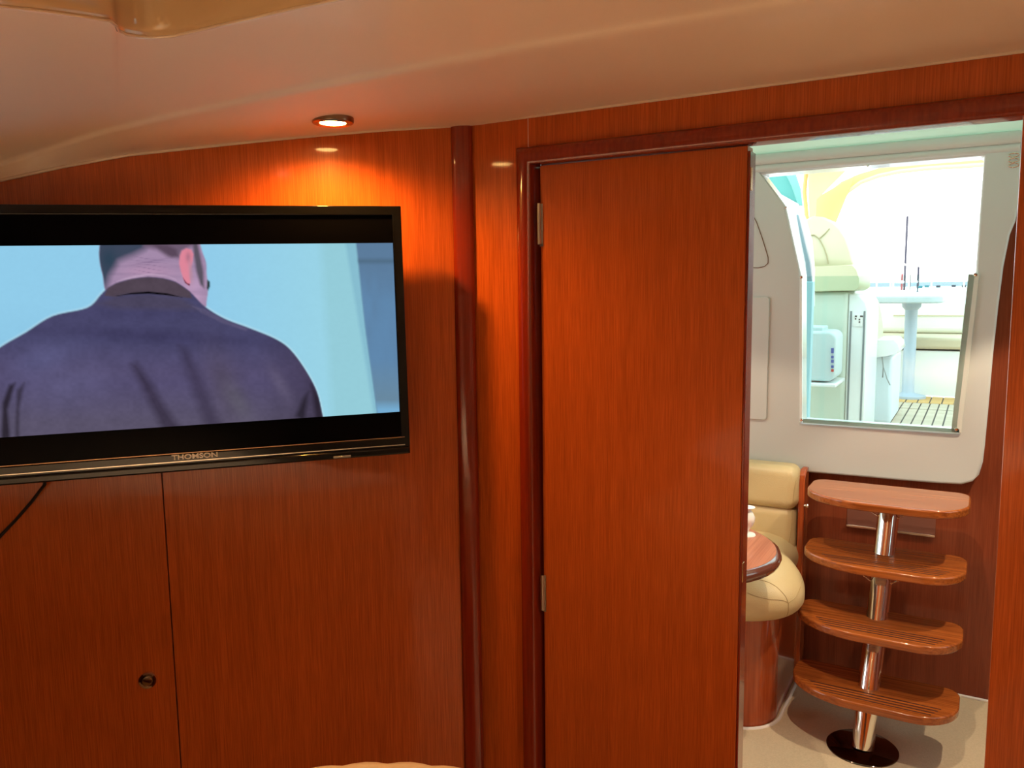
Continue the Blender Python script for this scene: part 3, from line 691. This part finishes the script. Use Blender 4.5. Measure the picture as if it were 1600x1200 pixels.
over(S3(98, 138, 176), dk*np.clip((PY-410)/60, 0, 1)*(.55+.5*smooth_noise(9, 40, 3))); over(S3(110, 140, 158), dk*np.clip((PY-560)/60, 0, 1)*.7)
over(S3(120, 176, 214), dk*np.clip((PY-625)/15, 0, 1))
# rim of light around the figure
def crv2(pts, n=5):
    return crv(list(pts), n)
body = [(-40, 575), (0, 543), (41, 519), (82, 494), (136, 481), (157, 461), (165, 453), (181, 443), (205, 436), (231, 433), (255, 435), (275, 441), (297, 456), (320, 479), (351, 498), (388, 512), (429, 529), (454, 547), (478, 580), (495, 613), (504, 651), (506, 700), (-60, 760)]
body = crv2(body[:-2], 5)+[(506, 700), (-60, 760)]
head = [(157, 375), (155, 395), (157, 415), (161, 432), (165, 455), (181, 470), (231, 470), (300, 470), (320, 480), (323, 470), (325, 450), (323, 428), (322, 410), (317, 396), (311, 375)]
head = crv2(head, 4)
hl = inside(body, 4.5)
over(S3(214, 240, 248), hl*0.8)
sk = inside(head, 1.3)
over(S3(166, 140, 172), sk)
over(S3(190, 150, 182), sk*blob(235, 425, 40, 12)*.8); over(S3(206, 168, 204), sk*blob(300, 455, 18, 22, 40)*.8)
over(S3(140, 118, 150), sk*np.clip(smooth_noise(60, 4, 9)-.35, 0, 1)*.7)
over(S3(62, 72, 92), sk*inside([(150, 370), (150, 410), (158, 440), (166, 452), (172, 430), (185, 408), (210, 398), (226, 390), (232, 370)], 7))
over(S3(44, 66, 84), sk*blob(170, 405, 12, 16)*.8)
over(S3(104, 86, 106), sk*inside([(225, 370), (225, 386), (245, 390), (262, 401), (280, 404), (285, 392), (300, 385), (312, 370)], 4)*.9)
over(S3(84, 66, 84), sk*inside([(238, 381), (250, 390), (268, 402), (278, 400), (276, 390), (262, 383)], 3)*.8)
over(S3(92, 84, 98), sk*inside([(300, 375), (303, 400), (307, 425), (313, 445), (319, 450), (318, 425), (313, 400), (308, 375)], 2.5))
ear = inside([(281, 400), (284, 392), (291, 388), (299, 390), (302, 397), (301, 408), (298, 420), (297, 432), (298, 442), (293, 444), (287, 437), (283, 425), (280, 412), (281, 400)], 1.4)
over(S3(226, 136, 156), ear); over(S3(170, 110, 130), ear*blob(294, 402, 4, 8)*.8); over(S3(186, 140, 160), blob(298, 425, 3.2, 17, -6)*sk*.9)
over(S3(120, 40, 60), inside([(286, 434), (292, 442), (297, 444), (296, 447), (289, 442)], 1))
over(S3(44, 60, 62), inside([(324, 437), (328, 440), (328, 448), (325, 454), (323, 450)], 1.2))
jk = inside(body, 1.3)
over(S3(84, 82, 122), jk)
over(S3(96, 88, 126), jk*np.clip((PY-530)/50, 0, 1)); over(S3(104, 96, 118), jk*np.clip((PY-600)/60, 0, 1)*.8)
over(S3(70, 66, 104), jk*blob(240, 525, 170, 13, 3)*.8); over(S3(74, 70, 110), jk*blob(210, 490, 120, 14)*.5)
over(S3(104, 104, 150), jk*blob(70, 560, 50, 22, -20)*.6); over(S3(112, 108, 150), jk*blob(105, 600, 70, 34, -8)*.5)
over(S3(62, 52, 72), jk*np.clip((PX-400)/110, 0, 1)*.75)
over(S3(96, 84, 100), jk*blob(350, 600, 26, 60, -18)*.5); over(S3(108, 104, 118), jk*blob(372, 628, 14, 34, -32)*.6); over(S3(120, 110, 140), jk*blob(438, 600, 10, 30, -30)*.5)
over(S3(58, 48, 68), jk*inside([(205, 570), (214, 568), (238, 600), (262, 640), (290, 680), (262, 690), (246, 655), (226, 615)], 7)*.75)
over(S3(62, 52, 76), jk*inside([(280, 540), (292, 545), (318, 595), (335, 640), (350, 670), (322, 672), (300, 610)], 8)*.6)
over(S3(40, 32, 40), jk*inside([(4, 630), (14, 602), (24, 598), (12, 640), (16, 690), (2, 690)], 3)*.85); over(S3(50, 42, 54), jk*inside([(26, 610), (38, 598), (30, 640), (30, 690), (24, 680)], 3)*.7)
over(S3(40, 34, 44), jk*inside([(462, 650), (474, 622), (482, 612), (478, 640), (476, 660)], 4)*.8); over(S3(44, 36, 48), jk*inside([(486, 600), (500, 620), (506, 660), (494, 660)], 4)*.8)
for k_ in range(9):
    y_ = 402+k_*3.6; over(S3(128, 104, 138), sk*np.clip(1-np.abs(PY-(y_+3*np.sin(PX/17+k_)-((PX-232)/60)**2*2+ (PX-232)*.03))/0.9, 0, 1)*np.clip(1-np.abs(PX-232)/(42-k_), 0, 1)*.75)
over(S3(206, 178, 206), sk*inside(crv2([(182, 440), (205, 432), (231, 428), (256, 430), (276, 438), (262, 432), (231, 431), (205, 435)]), 1.5)*.6)
col = inside([(163, 462), (168, 450), (181, 443), (205, 436), (231, 433), (255, 435), (275, 441), (297, 456), (300, 466), (270, 463), (232, 457), (200, 459), (180, 464)], 1.2)
over(S3(92, 78, 92), col); over(S3(86, 78, 100), jk*inside([(150, 475), (182, 462), (232, 458), (284, 465), (312, 484), (280, 484), (180, 482)], 5)*.7)
over(S3(10, 8, 12), inside([(180, 463), (205, 457.5), (232, 455.5), (262, 458.5), (285, 464.5), (262, 461.5), (232, 458.8), (205, 460)], .8))
over(S3(112, 104, 140), jk*inside([(300, 478), (320, 483), (352, 500), (388, 514), (384, 517), (348, 505), (315, 489)], 1.5)*.6)
img *= (1+(0.02+0.10*jk)*(smooth_noise(5, 4, 5)-.5)+(0.01+0.14*jk)*(smooth_noise(18, 14, 8)-.5))[..., None]
img *= (1-0.22*jk)[..., None]
img *= 0.96
me = bpy.data.meshes.new('screen_picture')
o0 = WLOC['television']
verts = (Pw-np.array(o0)).reshape(-1, 3)
faces = [(j*NU+i, j*NU+i+1, (j+1)*NU+i+1, (j+1)*NU+i) for j in range(NV-1) for i in range(NU-1)]
me.from_pydata(verts.tolist(), [], faces)
ca = me.color_attributes.new('picture', 'FLOAT_COLOR', 'POINT')
ca.data.foreach_set('color', np.concatenate([img.reshape(-1, 3), np.ones((NU*NV, 1))], 1).astype(np.float32).ravel())
pm = bpy.data.materials.new('screen_picture'); pm.use_nodes = True; n = pm.node_tree.nodes; l = pm.node_tree.links; n.clear()
o_ = n.new('ShaderNodeOutputMaterial'); em = n.new('ShaderNodeEmission'); at = n.new('ShaderNodeAttribute'); at.attribute_name = 'picture'
l.new(at.outputs['Color'], em.inputs[0]); l.new(em.outputs[0], o_.inputs[0]); em.inputs[1].default_value = 1.0
me.materials.append(pm)
po = bpy.data.objects.new('screen_picture', me); C.objects.link(po); po.parent = tv
# ---- hanging cable
cp = [onL(68, 700, 0.06), onL(70, 757, 0.03), onL(50, 783, 0.012), onL(25, 812, 0.008), onL(0, 838, 0.006), onL(-40, 885, 0.006), onL(-90, 960, 0.006)]
tag(MB().tube(cp, 0.0028, 8).build('power_cable', RUBBER), 'thin black cable hanging down the wall from behind the television', 'cable')

# ---- bed with a rounded foot end, just entering the frame at the bottom
zb = Z(-0.62); pk = onZ(480, 1193.5, zb); dirc = Vector((-pk.x, -pk.y, 0)).normalized(); bc = pk+dirc*0.36
bed = thing('bed', 'cream quilted bedspread with a scalloped rounded edge at the bottom of the picture', 'bed', (bc.x, bc.y-0.6, 0))
def bed_out(r, z):
    pts = []
    a0 = math.atan2(0, -1); n_ = 96
    for k in range(n_+1):
        t = math.radians(205-230*k/n_); pts.append((bc.x+r*math.cos(t), bc.y+r*math.sin(t), z))
    return pts+[(0.75, -2.0, z), (-1.35, -2.0, z)]
def scal(r, z, amp):
    pts = bed_out(r, z); out = []
    for i, p in enumerate(pts):
        if i < 97:
            s_ = abs(math.sin(i*PI/4)); rr_ = r+amp*(s_-1); t = math.radians(205-230*i/96); out.append((bc.x+rr_*math.cos(t), bc.y+rr_*math.sin(t), z))
        else: out.append(p)
    return out
MB().rings([scal(0.355, zb-0.24, 0.0), scal(0.362, zb-0.10, 0.0), scal(0.362, zb-0.02, 0.003), scal(0.36, zb-0.006, 0.005), scal(0.345, zb, 0.003), scal(0.2, zb+0.004, 0)]).build('mattress', SHEET, bed, angle=60)
MB().rings([bed_out(0.33, 0.0), bed_out(0.33, zb-0.24)]).build('bed_base', WOOD2, bed)
# ================================================================== COCKPIT
ZS = Z(-0.75)          # cockpit sole
def fbox(px0, py0, px1, py1, Y, depth, name, mt, par=None, bevel=0.01, seg=3, zb_=None):
    """a box whose forward face spans two picture corners at distance Y; it keeps its real depth"""
    a = onY(px0, py0, Y); b = onY(px1, py1, Y)
    return MB().box(min(a.x, b.x), max(a.x, b.x), Y, Y+depth, min(a.z, b.z) if zb_ is None else zb_, max(a.z, b.z)).build(name, mt, par, bevel=bevel, seg=seg)
# teak sole with battens and caulked joints
so = thing('teak_sole', 'weathered teak grating sole of the sunny cockpit outside', 'deck', (0, 4.8, ZS-0.03))
MB().box(-1.6, 1.6, 3.6, 5.93, ZS-0.03, ZS-0.004).build('sole_bed', CAULK, so, smooth=False)
m = MB(); y = 3.35; rows = []
k = 0
x = -1.55
while x < 1.5:
    for (y0, y1) in ((3.62, 4.55), (4.56, 5.32), (5.33, 5.6)):
        m.box(x, x+0.042, y0, y1-0.008, ZS-0.006, ZS)
    x += 0.05
m.build('batten', TEAK, so, smooth=False)['kind'] = 'stuff'
m = MB(); x = -1.55
while x < 1.5: m.box(x, x+0.06, 5.6, 5.93, ZS-0.006, ZS); x += 0.068
m.build('margin_board', TEAKY, so, smooth=False)['kind'] = 'stuff'
# hull sides and bridge deck under the sill
tag(MB().box(-1.9, 1.9, 3.14, 3.3, 0.6, Z(-0.52)).build('bridge_deck', GEL, bevel=0.02), 'white bridge deck ledge just outside the companionway sill', 'deck ledge')
tag(MB().box(-1.9, -1.62, 3.32, 6.58, 0.3, Z(-0.25)).build('side_coaming', GEL, bevel=0.02), 'white coaming along the far left side of the cockpit', 'coaming')
tag(MB().box(1.64, 1.9, 3.32, 6.58, 0.3, Z(-0.25)).build('side_coaming', GEL, bevel=0.02), 'white coaming along the right side of the cockpit', 'coaming')
tag(MB().box(-1.9, 1.9, 6.6, 6.9, 0.0, Z(-0.35)).build('transom', GEL, bevel=0.02), 'white transom behind the aft bench', 'transom')
# aft bench
bn = thing('aft_bench', 'cream cushioned bench across the aft end of the cockpit', 'bench', (0.1, 6.2, ZS))
YA = 5.95
zt = onY(1450, 545, YA).z; zs = onY(1450, 527, YA).z
MB().box(-1.0, 1.6, YA, YA+0.55, ZS, zt-0.012).build('bench_base', GEL, bn, bevel=0.01)
MB().box(-1.0, 1.6, YA-0.03, YA+0.5, zt, zs).build('seat_cushion', TANV, bn, bevel=0.02)
MB().box(-1.0, 1.6, YA+0.42, YA+0.60, zs-0.0, onY(1450, 474, YA+0.42).z).build('backrest', WHITEV, bn, bevel=0.04, seg=4)
MB().tube([(-0.55, YA+0.415, onY(1450, 493, YA+.42).z), (1.5, YA+0.415, onY(1450, 493, YA+.42).z)], 0.004, 6).build('piping', TANV, bn)
# cockpit table
YT = 5.55
c0 = onZ(1418, 621, ZS); YT = c0.y
ct = thing('cockpit_table', 'grey cockpit table on a single stout column by the aft bench', 'table', (c0.x, c0.y, ZS))
dp = 1267*1.0
r_ = abs(onY(1438, 540, YT).x-onY(1418, 540, YT).x)/2
topz = onY(1426, 472, YT).z
MB().lathe((c0.x+0.0, YT, ZS), [(r_*2.9, 0), (r_*2.9, 0.015), (r_*1.2, 0.03), (r_, 0.04), (r_, topz-ZS-0.05), (r_*1.5, topz-ZS-0.03), (r_*1.6, topz-ZS)], n=32).build('column', mat('painted_column', srgb(176, 190, 206), .35), ct)
ta, tb = onY(1340, 452, YT-0.25), onY(1475, 462, YT-0.25)
rr = rrect(ta.x, tb.x, YT-0.38, YT+0.30, 0.10)
MB().prism([(x, y, topz) for x, y in rr], (0, 0, 0.045)).build('table_top', mat('table_grey', srgb(186, 198, 202), .3), ct, bevel=0.01)
# helm seat: tall domed backrest, lower pad, pedestal locker
hs = thing('helm_seat', 'tall pale green-cream helm seat with domed stitched backrest in the cockpit', 'seat', (-0.6, 4.25, ZS))
YH = 4.1
dome = [(1244, 452), (1244, 400), (1246, 365), (1254, 344), (1268, 337), (1284, 338), (1300, 345), (1312, 356), (1322, 372), (1329, 392), (1333, 408), (1336, 420)]
def dome_rings(pts, Y, d, nm, mt, par):
    P_ = [onY(x, y, Y) for x, y in pts]; c_ = sum(P_, Vector((0, 0, 0)))/len(P_); rings = []
    for t, s_ in ((0, .90), (.08, .96), (.25, .995), (.5, 1.0), (.75, .995), (.92, .96), (1, .90)):
        rings.append([Vector((c_.x+(p.x-c_.x)*s_, Y+d*t, c_.z+(p.z-c_.z)*s_)) for p in P_])
    return MB().rings(rings).build(nm, mt, par, angle=80)
dome_rings(dome+[(1300, 424), (1272, 425)], YH, 0.13, 'backrest', SEATV, hs)
dome_rings([(1242, 416), (1334, 412), (1341, 420), (1346, 436), (1345, 450), (1338, 455), (1300, 456), (1242, 458)], YH-0.03, 0.42, 'seat_pad', SEATV, hs)
sg = mat('seat_stitch', srgb(160, 158, 120), .6)
for pts in (((1262, 368), (1272, 367), (1280, 373), (1287, 386), (1292, 400), (1294, 412)), ((1281, 372), (1290, 364), (1296, 357))):
    MB().tube([onY(x, y, YH-0.003) for x, y in pts], 0.0025, 6).build('stitching', sg, hs)
a, b = onY(1240, 456, YH), onY(1325, 456, YH)
MB().box(a.x, b.x, YH+0.0, YH+0.5, ZS, a.z).build('pedestal_locker', GELG, hs, bevel=0.02)
# cabinet with a narrow louvred fridge face
cb = thing('cockpit_cabinet', 'white cockpit cabinet with a narrow panelled face behind the helm seat', 'cabinet', (-0.45, 4.3, ZS))
YC = 4.12
a, b = onY(1326, 459, YC), onY(1357, 468, YC)
pts = [(a.x, ZS), (b.x, ZS), (b.x, b.z-0.05), (b.x-0.012, b.z-0.01), (b.x-0.04, a.z-0.004), (a.x, a.z)]
MB().prism([(x, YC, z) for x, z in pts], (0, 0.45, 0)).build('body', GEL, cb, bevel=0.008)
for px in (1330, 1351):
    q = onY(px, 486, YC); q2 = onY(px-1, 660, YC); MB().box(q.x-0.004, q.x+0.004, YC-0.003, YC+0.001, ZS+0.02, q.z).build('groove', mat('groove_grey', srgb(120, 134, 136), .5), cb, smooth=False)
q0, q1 = onY(1334, 492, YC), onY(1348, 510, YC)
MB().box(q0.x, q1.x, YC-0.004, YC, q1.z, q0.z).build('instruction_label', WHITEP, cb, smooth=False)
for k, (x, y, wx) in enumerate(((1336, 494, 3), (1344, 494, 4), (1336, 498, 2), (1342, 499, 2), (1342, 503, 2))):
    p = onY(x, y, YC); MB().box(p.x, p.x+wx*0.003, YC-0.0055, YC-0.004, p.z-0.004, p.z+0.003).build('print_mark', INKK, cb, smooth=False)
# companion seat
cs = thing('companion_seat', 'small pale companion seat with a projecting white cushion on a white moulded base', 'seat', (-0.35, 4.8, ZS))
YP = 4.65
P_ = [(1340, 458), (1350, 457), (1358, 461), (1364, 472), (1368, 490), (1371, 515), (1373, 560), (1352, 560), (1340, 540)]
dome_rings(P_, YP, 0.30, 'backrest', SEATV, cs)
P_ = [(1364, 533), (1372, 530), (1398, 530), (1405, 537), (1407, 547), (1402, 553), (1385, 558), (1366, 560), (1363, 548)]
dome_rings(P_, YP-0.04, 0.36, 'seat_cushion', GEL, cs)
a, b = onY(1352, 556, YP+.02), onY(1396, 556, YP+.02)
MB().box(a.x, b.x, YP+0.02, YP+0.5, ZS, a.z).build('seat_base', mat('cool_gelcoat', srgb(220, 234, 242), .3), cs, bevel=0.02)
MB().tube([onY(x, y, YP-0.02) for x, y in ((1378, 556), (1380, 572), (1379, 590), (1381, 575), (1386, 592), (1391, 602))], 0.003, 6).build('lanyard', mat('cord_grey', srgb(150, 160, 160), .7), cs)
# plastic container on a shelf
sh = fbox(1240, 597, 1306, 606, 3.80, 0.28, 'shelf', GEL, None, 0.006); tag(sh, 'narrow white moulded shelf carrying the pale blue container', 'shelf')
bx = thing('storage_container', 'pale blue plastic container with printed edge standing on the cockpit shelf', 'container', (-0.7, 3.9, onY(1280, 597, 3.8).z))
a, b = onY(1240, 515, 3.82), onY(1304, 597, 3.82)
rr = rrect(a.x, b.x, b.z+0.001, onY(1290, 518, 3.82).z, 0.035)
MB().prism([(x, 3.82, z) for x, z in rr], (0, 0.22, 0)).build('body', BOXP, bx, bevel=0.012)
c_, d_ = onY(1240, 510, 3.86), onY(1286, 520, 3.86)
MB().box(c_.x, d_.x, 3.85, 4.0, d_.z-0.02, c_.z).build('lid', BOXP, bx, bevel=0.006)
for y0, y1, mt_ in ((544, 552, INK), (556, 560, INK), (562, 567, INK), (571, 575, INK), (577, 581, INKR)):
    q0, q1 = onY(1298.5, y0, 3.815), onY(1302.5, y1, 3.815)
    MB().box(q0.x, q1.x, 3.815, 3.82, q1.z, q0.z).build('print_mark', mt_, bx, smooth=False)
# windscreen side: frame band, teal pane
ws = thing('windscreen', 'white framed windscreen side with a teal tinted pane at the left of the opening', 'windscreen', (-0.8, 3.5, Z(0)))
def band(L, R_, Y, d, nm, mt, par):
    m_ = MB(); A = [onY(x, y, Y) for x, y in L]; B = [onY(x, y, Y) for x, y in R_]
    m_.prism(A+list(reversed(B)), (0, d, 0)); return m_.build(nm, mt, par, bevel=0.004)
band([(1206, 296), (1222, 318), (1240, 380), (1256, 440), (1262, 480)], [(1246, 318), (1256, 340), (1266, 375), (1270, 420), (1270, 480)], 3.55, 0.05, 'frame_band', GEL, ws)
band([(1244, 335), (1250, 370), (1258, 410), (1262, 450)], [(1247, 335), (1255, 370), (1265, 410), (1270, 450)], 3.54, 0.008, 'gasket', mat('gasket_grey', srgb(120, 150, 156), .4), ws)
band([(1180, 262), (1206, 300), (1216, 312)], [(1236, 262), (1250, 300), (1252, 320)], 3.60, 0.01, 'tinted_pane', TEALG, ws)
band([(1222, 262), (1236, 290), (1246, 320)], [(1240, 262), (1251, 295), (1254, 322)], 3.58, 0.012, 'tinted_pane', mat('teal_dark', srgb(120, 186, 178), .3), ws)
band([(1256, 440), (1257, 560), (1254, 760)], [(1270, 440), (1266, 560), (1258, 760)], 3.50, 0.05, 'lower_post', mat('aqua_gelcoat', srgb(150, 196, 206), .4), ws)
# cockpit canopy: roof cloth, side flap, curved aft window edge
cn = thing('canvas_canopy', 'cream canvas cockpit canopy with a curved piped window edge', 'canopy', (0, 5, Z(0.2)))
YV = 5.3
band([(1258, 240), (1262, 270), (1264, 340), (1268, 370)], [(1300, 240), (1326, 262), (1276, 312), (1272, 372)], YV-0.3, 0.01, 'side_flap', CANVAS, cn)
band([(1270, 312), (1270, 372)], [(1336, 274), (1296, 372)], YV-0.04, 0.01, 'corner_panel', CANVASY, cn)
arch = [(1291, 372), (1294, 350), (1300, 332), (1310, 316), (1325, 299), (1345, 285), (1372, 275), (1405, 268), (1450, 263), (1500, 260), (1560, 256)]
ap_ = [onY(x, y, YV-0.02) for x, y in arch]
up_ = [(1284, 330), (1284, 322), (1288, 310), (1298, 297), (1315, 284), (1342, 272), (1372, 263), (1405, 258), (1450, 254), (1500, 250), (1560, 246)]
up_ = [(x, y) for x, y in up_]
A = [onY(x, y, YV) for x, y in arch]; B = [onY(x, y, YV) for x, y in up_]
m = MB()
for i in range(len(A)-1):
    m.quad([A[i], A[i+1], B[i+1], B[i]])
bmesh.ops.remove_doubles(m.bm, verts=m.bm.verts[:], dist=1e-5)
r = bmesh.ops.extrude_face_region(m.bm, geom=m.bm.faces[:]); bmesh.ops.translate(m.bm, verts=[g0 for g0 in r['geom'] if isinstance(g0, bmesh.types.BMVert)], vec=(0, .01, 0))
m.build('window_border', CANVASY, cn)
MB().tube(ap_, 0.012, 8).build('piping', CANVAS, cn)
a = onY(1262, 262, YV-0.3); b = onY(1330, 262, YV-0.3)
m = MB(); m.quad([(a.x, 3.9, a.z+0.02), (b.x+0.1, 3.9, a.z+0.02), (b.x+0.1, YV-0.3, a.z+0.02), (a.x, YV-0.3, a.z+0.02)]); r = bmesh.ops.extrude_face_region(m.bm, geom=m.bm.faces[:]); bmesh.ops.translate(m.bm, verts=[g0 for g0 in r['geom'] if isinstance(g0, bmesh.types.BMVert)], vec=(0, 0, .008))
m.build('roof_cloth', CANVAS, cn)
a, b = onY(1258, 250, 4.95), onY(1262, 350, 4.95)
MB().tube([onY(1262, 240, 4.95), onY(1257, 300, 4.95), onY(1264, 375, 4.95)], 0.012, 8).build('pole', mat('ochre_pole', srgb(214, 180, 110), .5), cn)
# ================================================================== HARBOUR
tag(MB().box(-600, 600, 8, 900, -1.2, -1.0).build('sea', WATER), 'pale bright harbour water beyond the cockpit', 'sea')['kind'] = 'stuff'
bw = MB().box(-260, 60, 500, 512, -1.0, onY(1400, 441.5, 500).z); tag(bw.build('breakwater', CONC), 'low grey breakwater on the horizon', 'breakwater')
def sailboat(px, pytop, Y, label, hullpx=16, mastm=None, hm=HULL):
    b_ = onY(px, 446, Y); t = thing('sailboat', label, 'sailboat', (b_.x, Y, -1.0)); L = hullpx*Y/1267*1.0
    rings = []
    for k, (xx, wd_, zz) in enumerate(((-.5, .10, .25), (-.4, .16, .05), (-.1, .2, 0), (.25, .15, .05), (.5, .01, .3))):
        rings.append([(b_.x+xx*L, Y-wd_*L, -1+1.3), (b_.x+xx*L, Y-wd_*.6*L, -1+zz), (b_.x+xx*L, Y+wd_*.6*L, -1+zz), (b_.x+xx*L, Y+wd_*L, -1+1.3)])
    MB().rings(rings).build('hull', hm, t)
    MB().box(b_.x-.15*L, b_.x+.2*L, Y-.08*L, Y+.08*L, 0.3, 0.75).build('coachroof', HULL, t, bevel=.1)
    tp_ = onY(px+ (446-pytop)*0.045, pytop, Y)
    MB().tube([(b_.x, Y, 0.2), (tp_.x, Y, tp_.z)], 0.0011*Y, 8).build('mast', mastm or DARKB, t)
    MB().tube([(b_.x, Y, 1.4), (b_.x-.38*L, Y, 1.4)], 0.0016*Y, 8).build('boom', HULL, t)
    return t
sailboat(1413, 338, 60, 'sailboat with one tall dark mast moored in the harbour', 30)
sailboat(1421, 420, 90, 'small distant sailboat right of the tall dark mast', 12)
sailboat(1409, 428, 95, 'small distant sailboat just left of the tall dark mast', 10, mat('red_spar', srgb(180, 90, 90), .5))
sailboat(1434, 417, 100, 'distant sailboat with a short dark mast beside teal canvas covers', 14)
for i, (px, col, lab) in enumerate(((1440, TEALC, 'motor cruiser with a teal cover, nearest the short mast'), (1450, TEALC, 'motor cruiser with a teal cover, second along the quay'), (1468, DARKB, 'dark roofed motor cruiser in the middle of the far row'), (1492, DARKB, 'long dark roofed motor cruiser toward the right of the far row'), (1508, DARKB, 'dark roofed motor cruiser at the right end of the far row'))):
    Y = 66+7*(i % 2)+i; b_ = onY(px, 440, Y); t = thing('motor_cruiser', lab, 'motorboat', (b_.x, Y, -1))
    L = 12*Y/1267
    MB().rings([[(b_.x+x*L, Y-w_*L, -.2), (b_.x+x*L, Y-w_*.6*L, -1+z), (b_.x+x*L, Y+w_*.6*L, -1+z), (b_.x+x*L, Y+w_*L, -.2)] for x, w_, z in ((-.5, .2, 0), (0, .22, 0), (.35, .15, .05), (.6, .01, .4))]).build('hull', HULL, t)
    MB().box(b_.x-.3*L, b_.x+.15*L, Y-.12*L, Y+.12*L, -.2, 0.55).build('cabin_top', HULL, t, bevel=.08)
    MB().box(b_.x-.32*L, b_.x+.12*L, Y-.13*L, Y+.13*L, 0.95, 1.12).build('canopy', col, t, bevel=.03)
# moored white boats close astern, seen over the table
for i, (px, py, Y, wpx, lab) in enumerate(((1352, 464, 16, 26, 'white moored boat bow seen left of the cockpit table'), (1382, 466, 15, 30, 'white covered boat bow seen over the middle of the cockpit table'), (1470, 468, 18, 60, 'long white boat moored astern at the right of the opening'))):
    a, b = onY(px-wpx/2, py+20, Y), onY(px+wpx/2, py-8, Y); t = thing('moored_boat', lab, 'boat', ((a.x+b.x)/2, Y, -1))
    w_ = b.x-a.x; xc = (a.x+b.x)/2
    rg = []
    for tt in (0, .15, .5, 1):
        s_ = max(0.04, math.sin(PI/2*min(1, tt*1.2+.02)))
        rg.append([(xc-w_/2*s_, Y+tt*5, b.z), (xc-w_*.35*s_, Y+.3+tt*5, -1), (xc+w_*.35*s_, Y+.3+tt*5, -1), (xc+w_/2*s_, Y+tt*5, b.z)])
    MB().rings(rg).build('hull', HULL, t, angle=50)
    MB().tube([(xc-w_/2, Y+3, b.z), (xc-w_/2, Y+3, b.z+.5), (xc, Y, b.z+.55), (xc+w_/2, Y+3, b.z+.5), (xc+w_/2, Y+3, b.z)], 0.02, 6).build('guard_rail', STEEL, t)
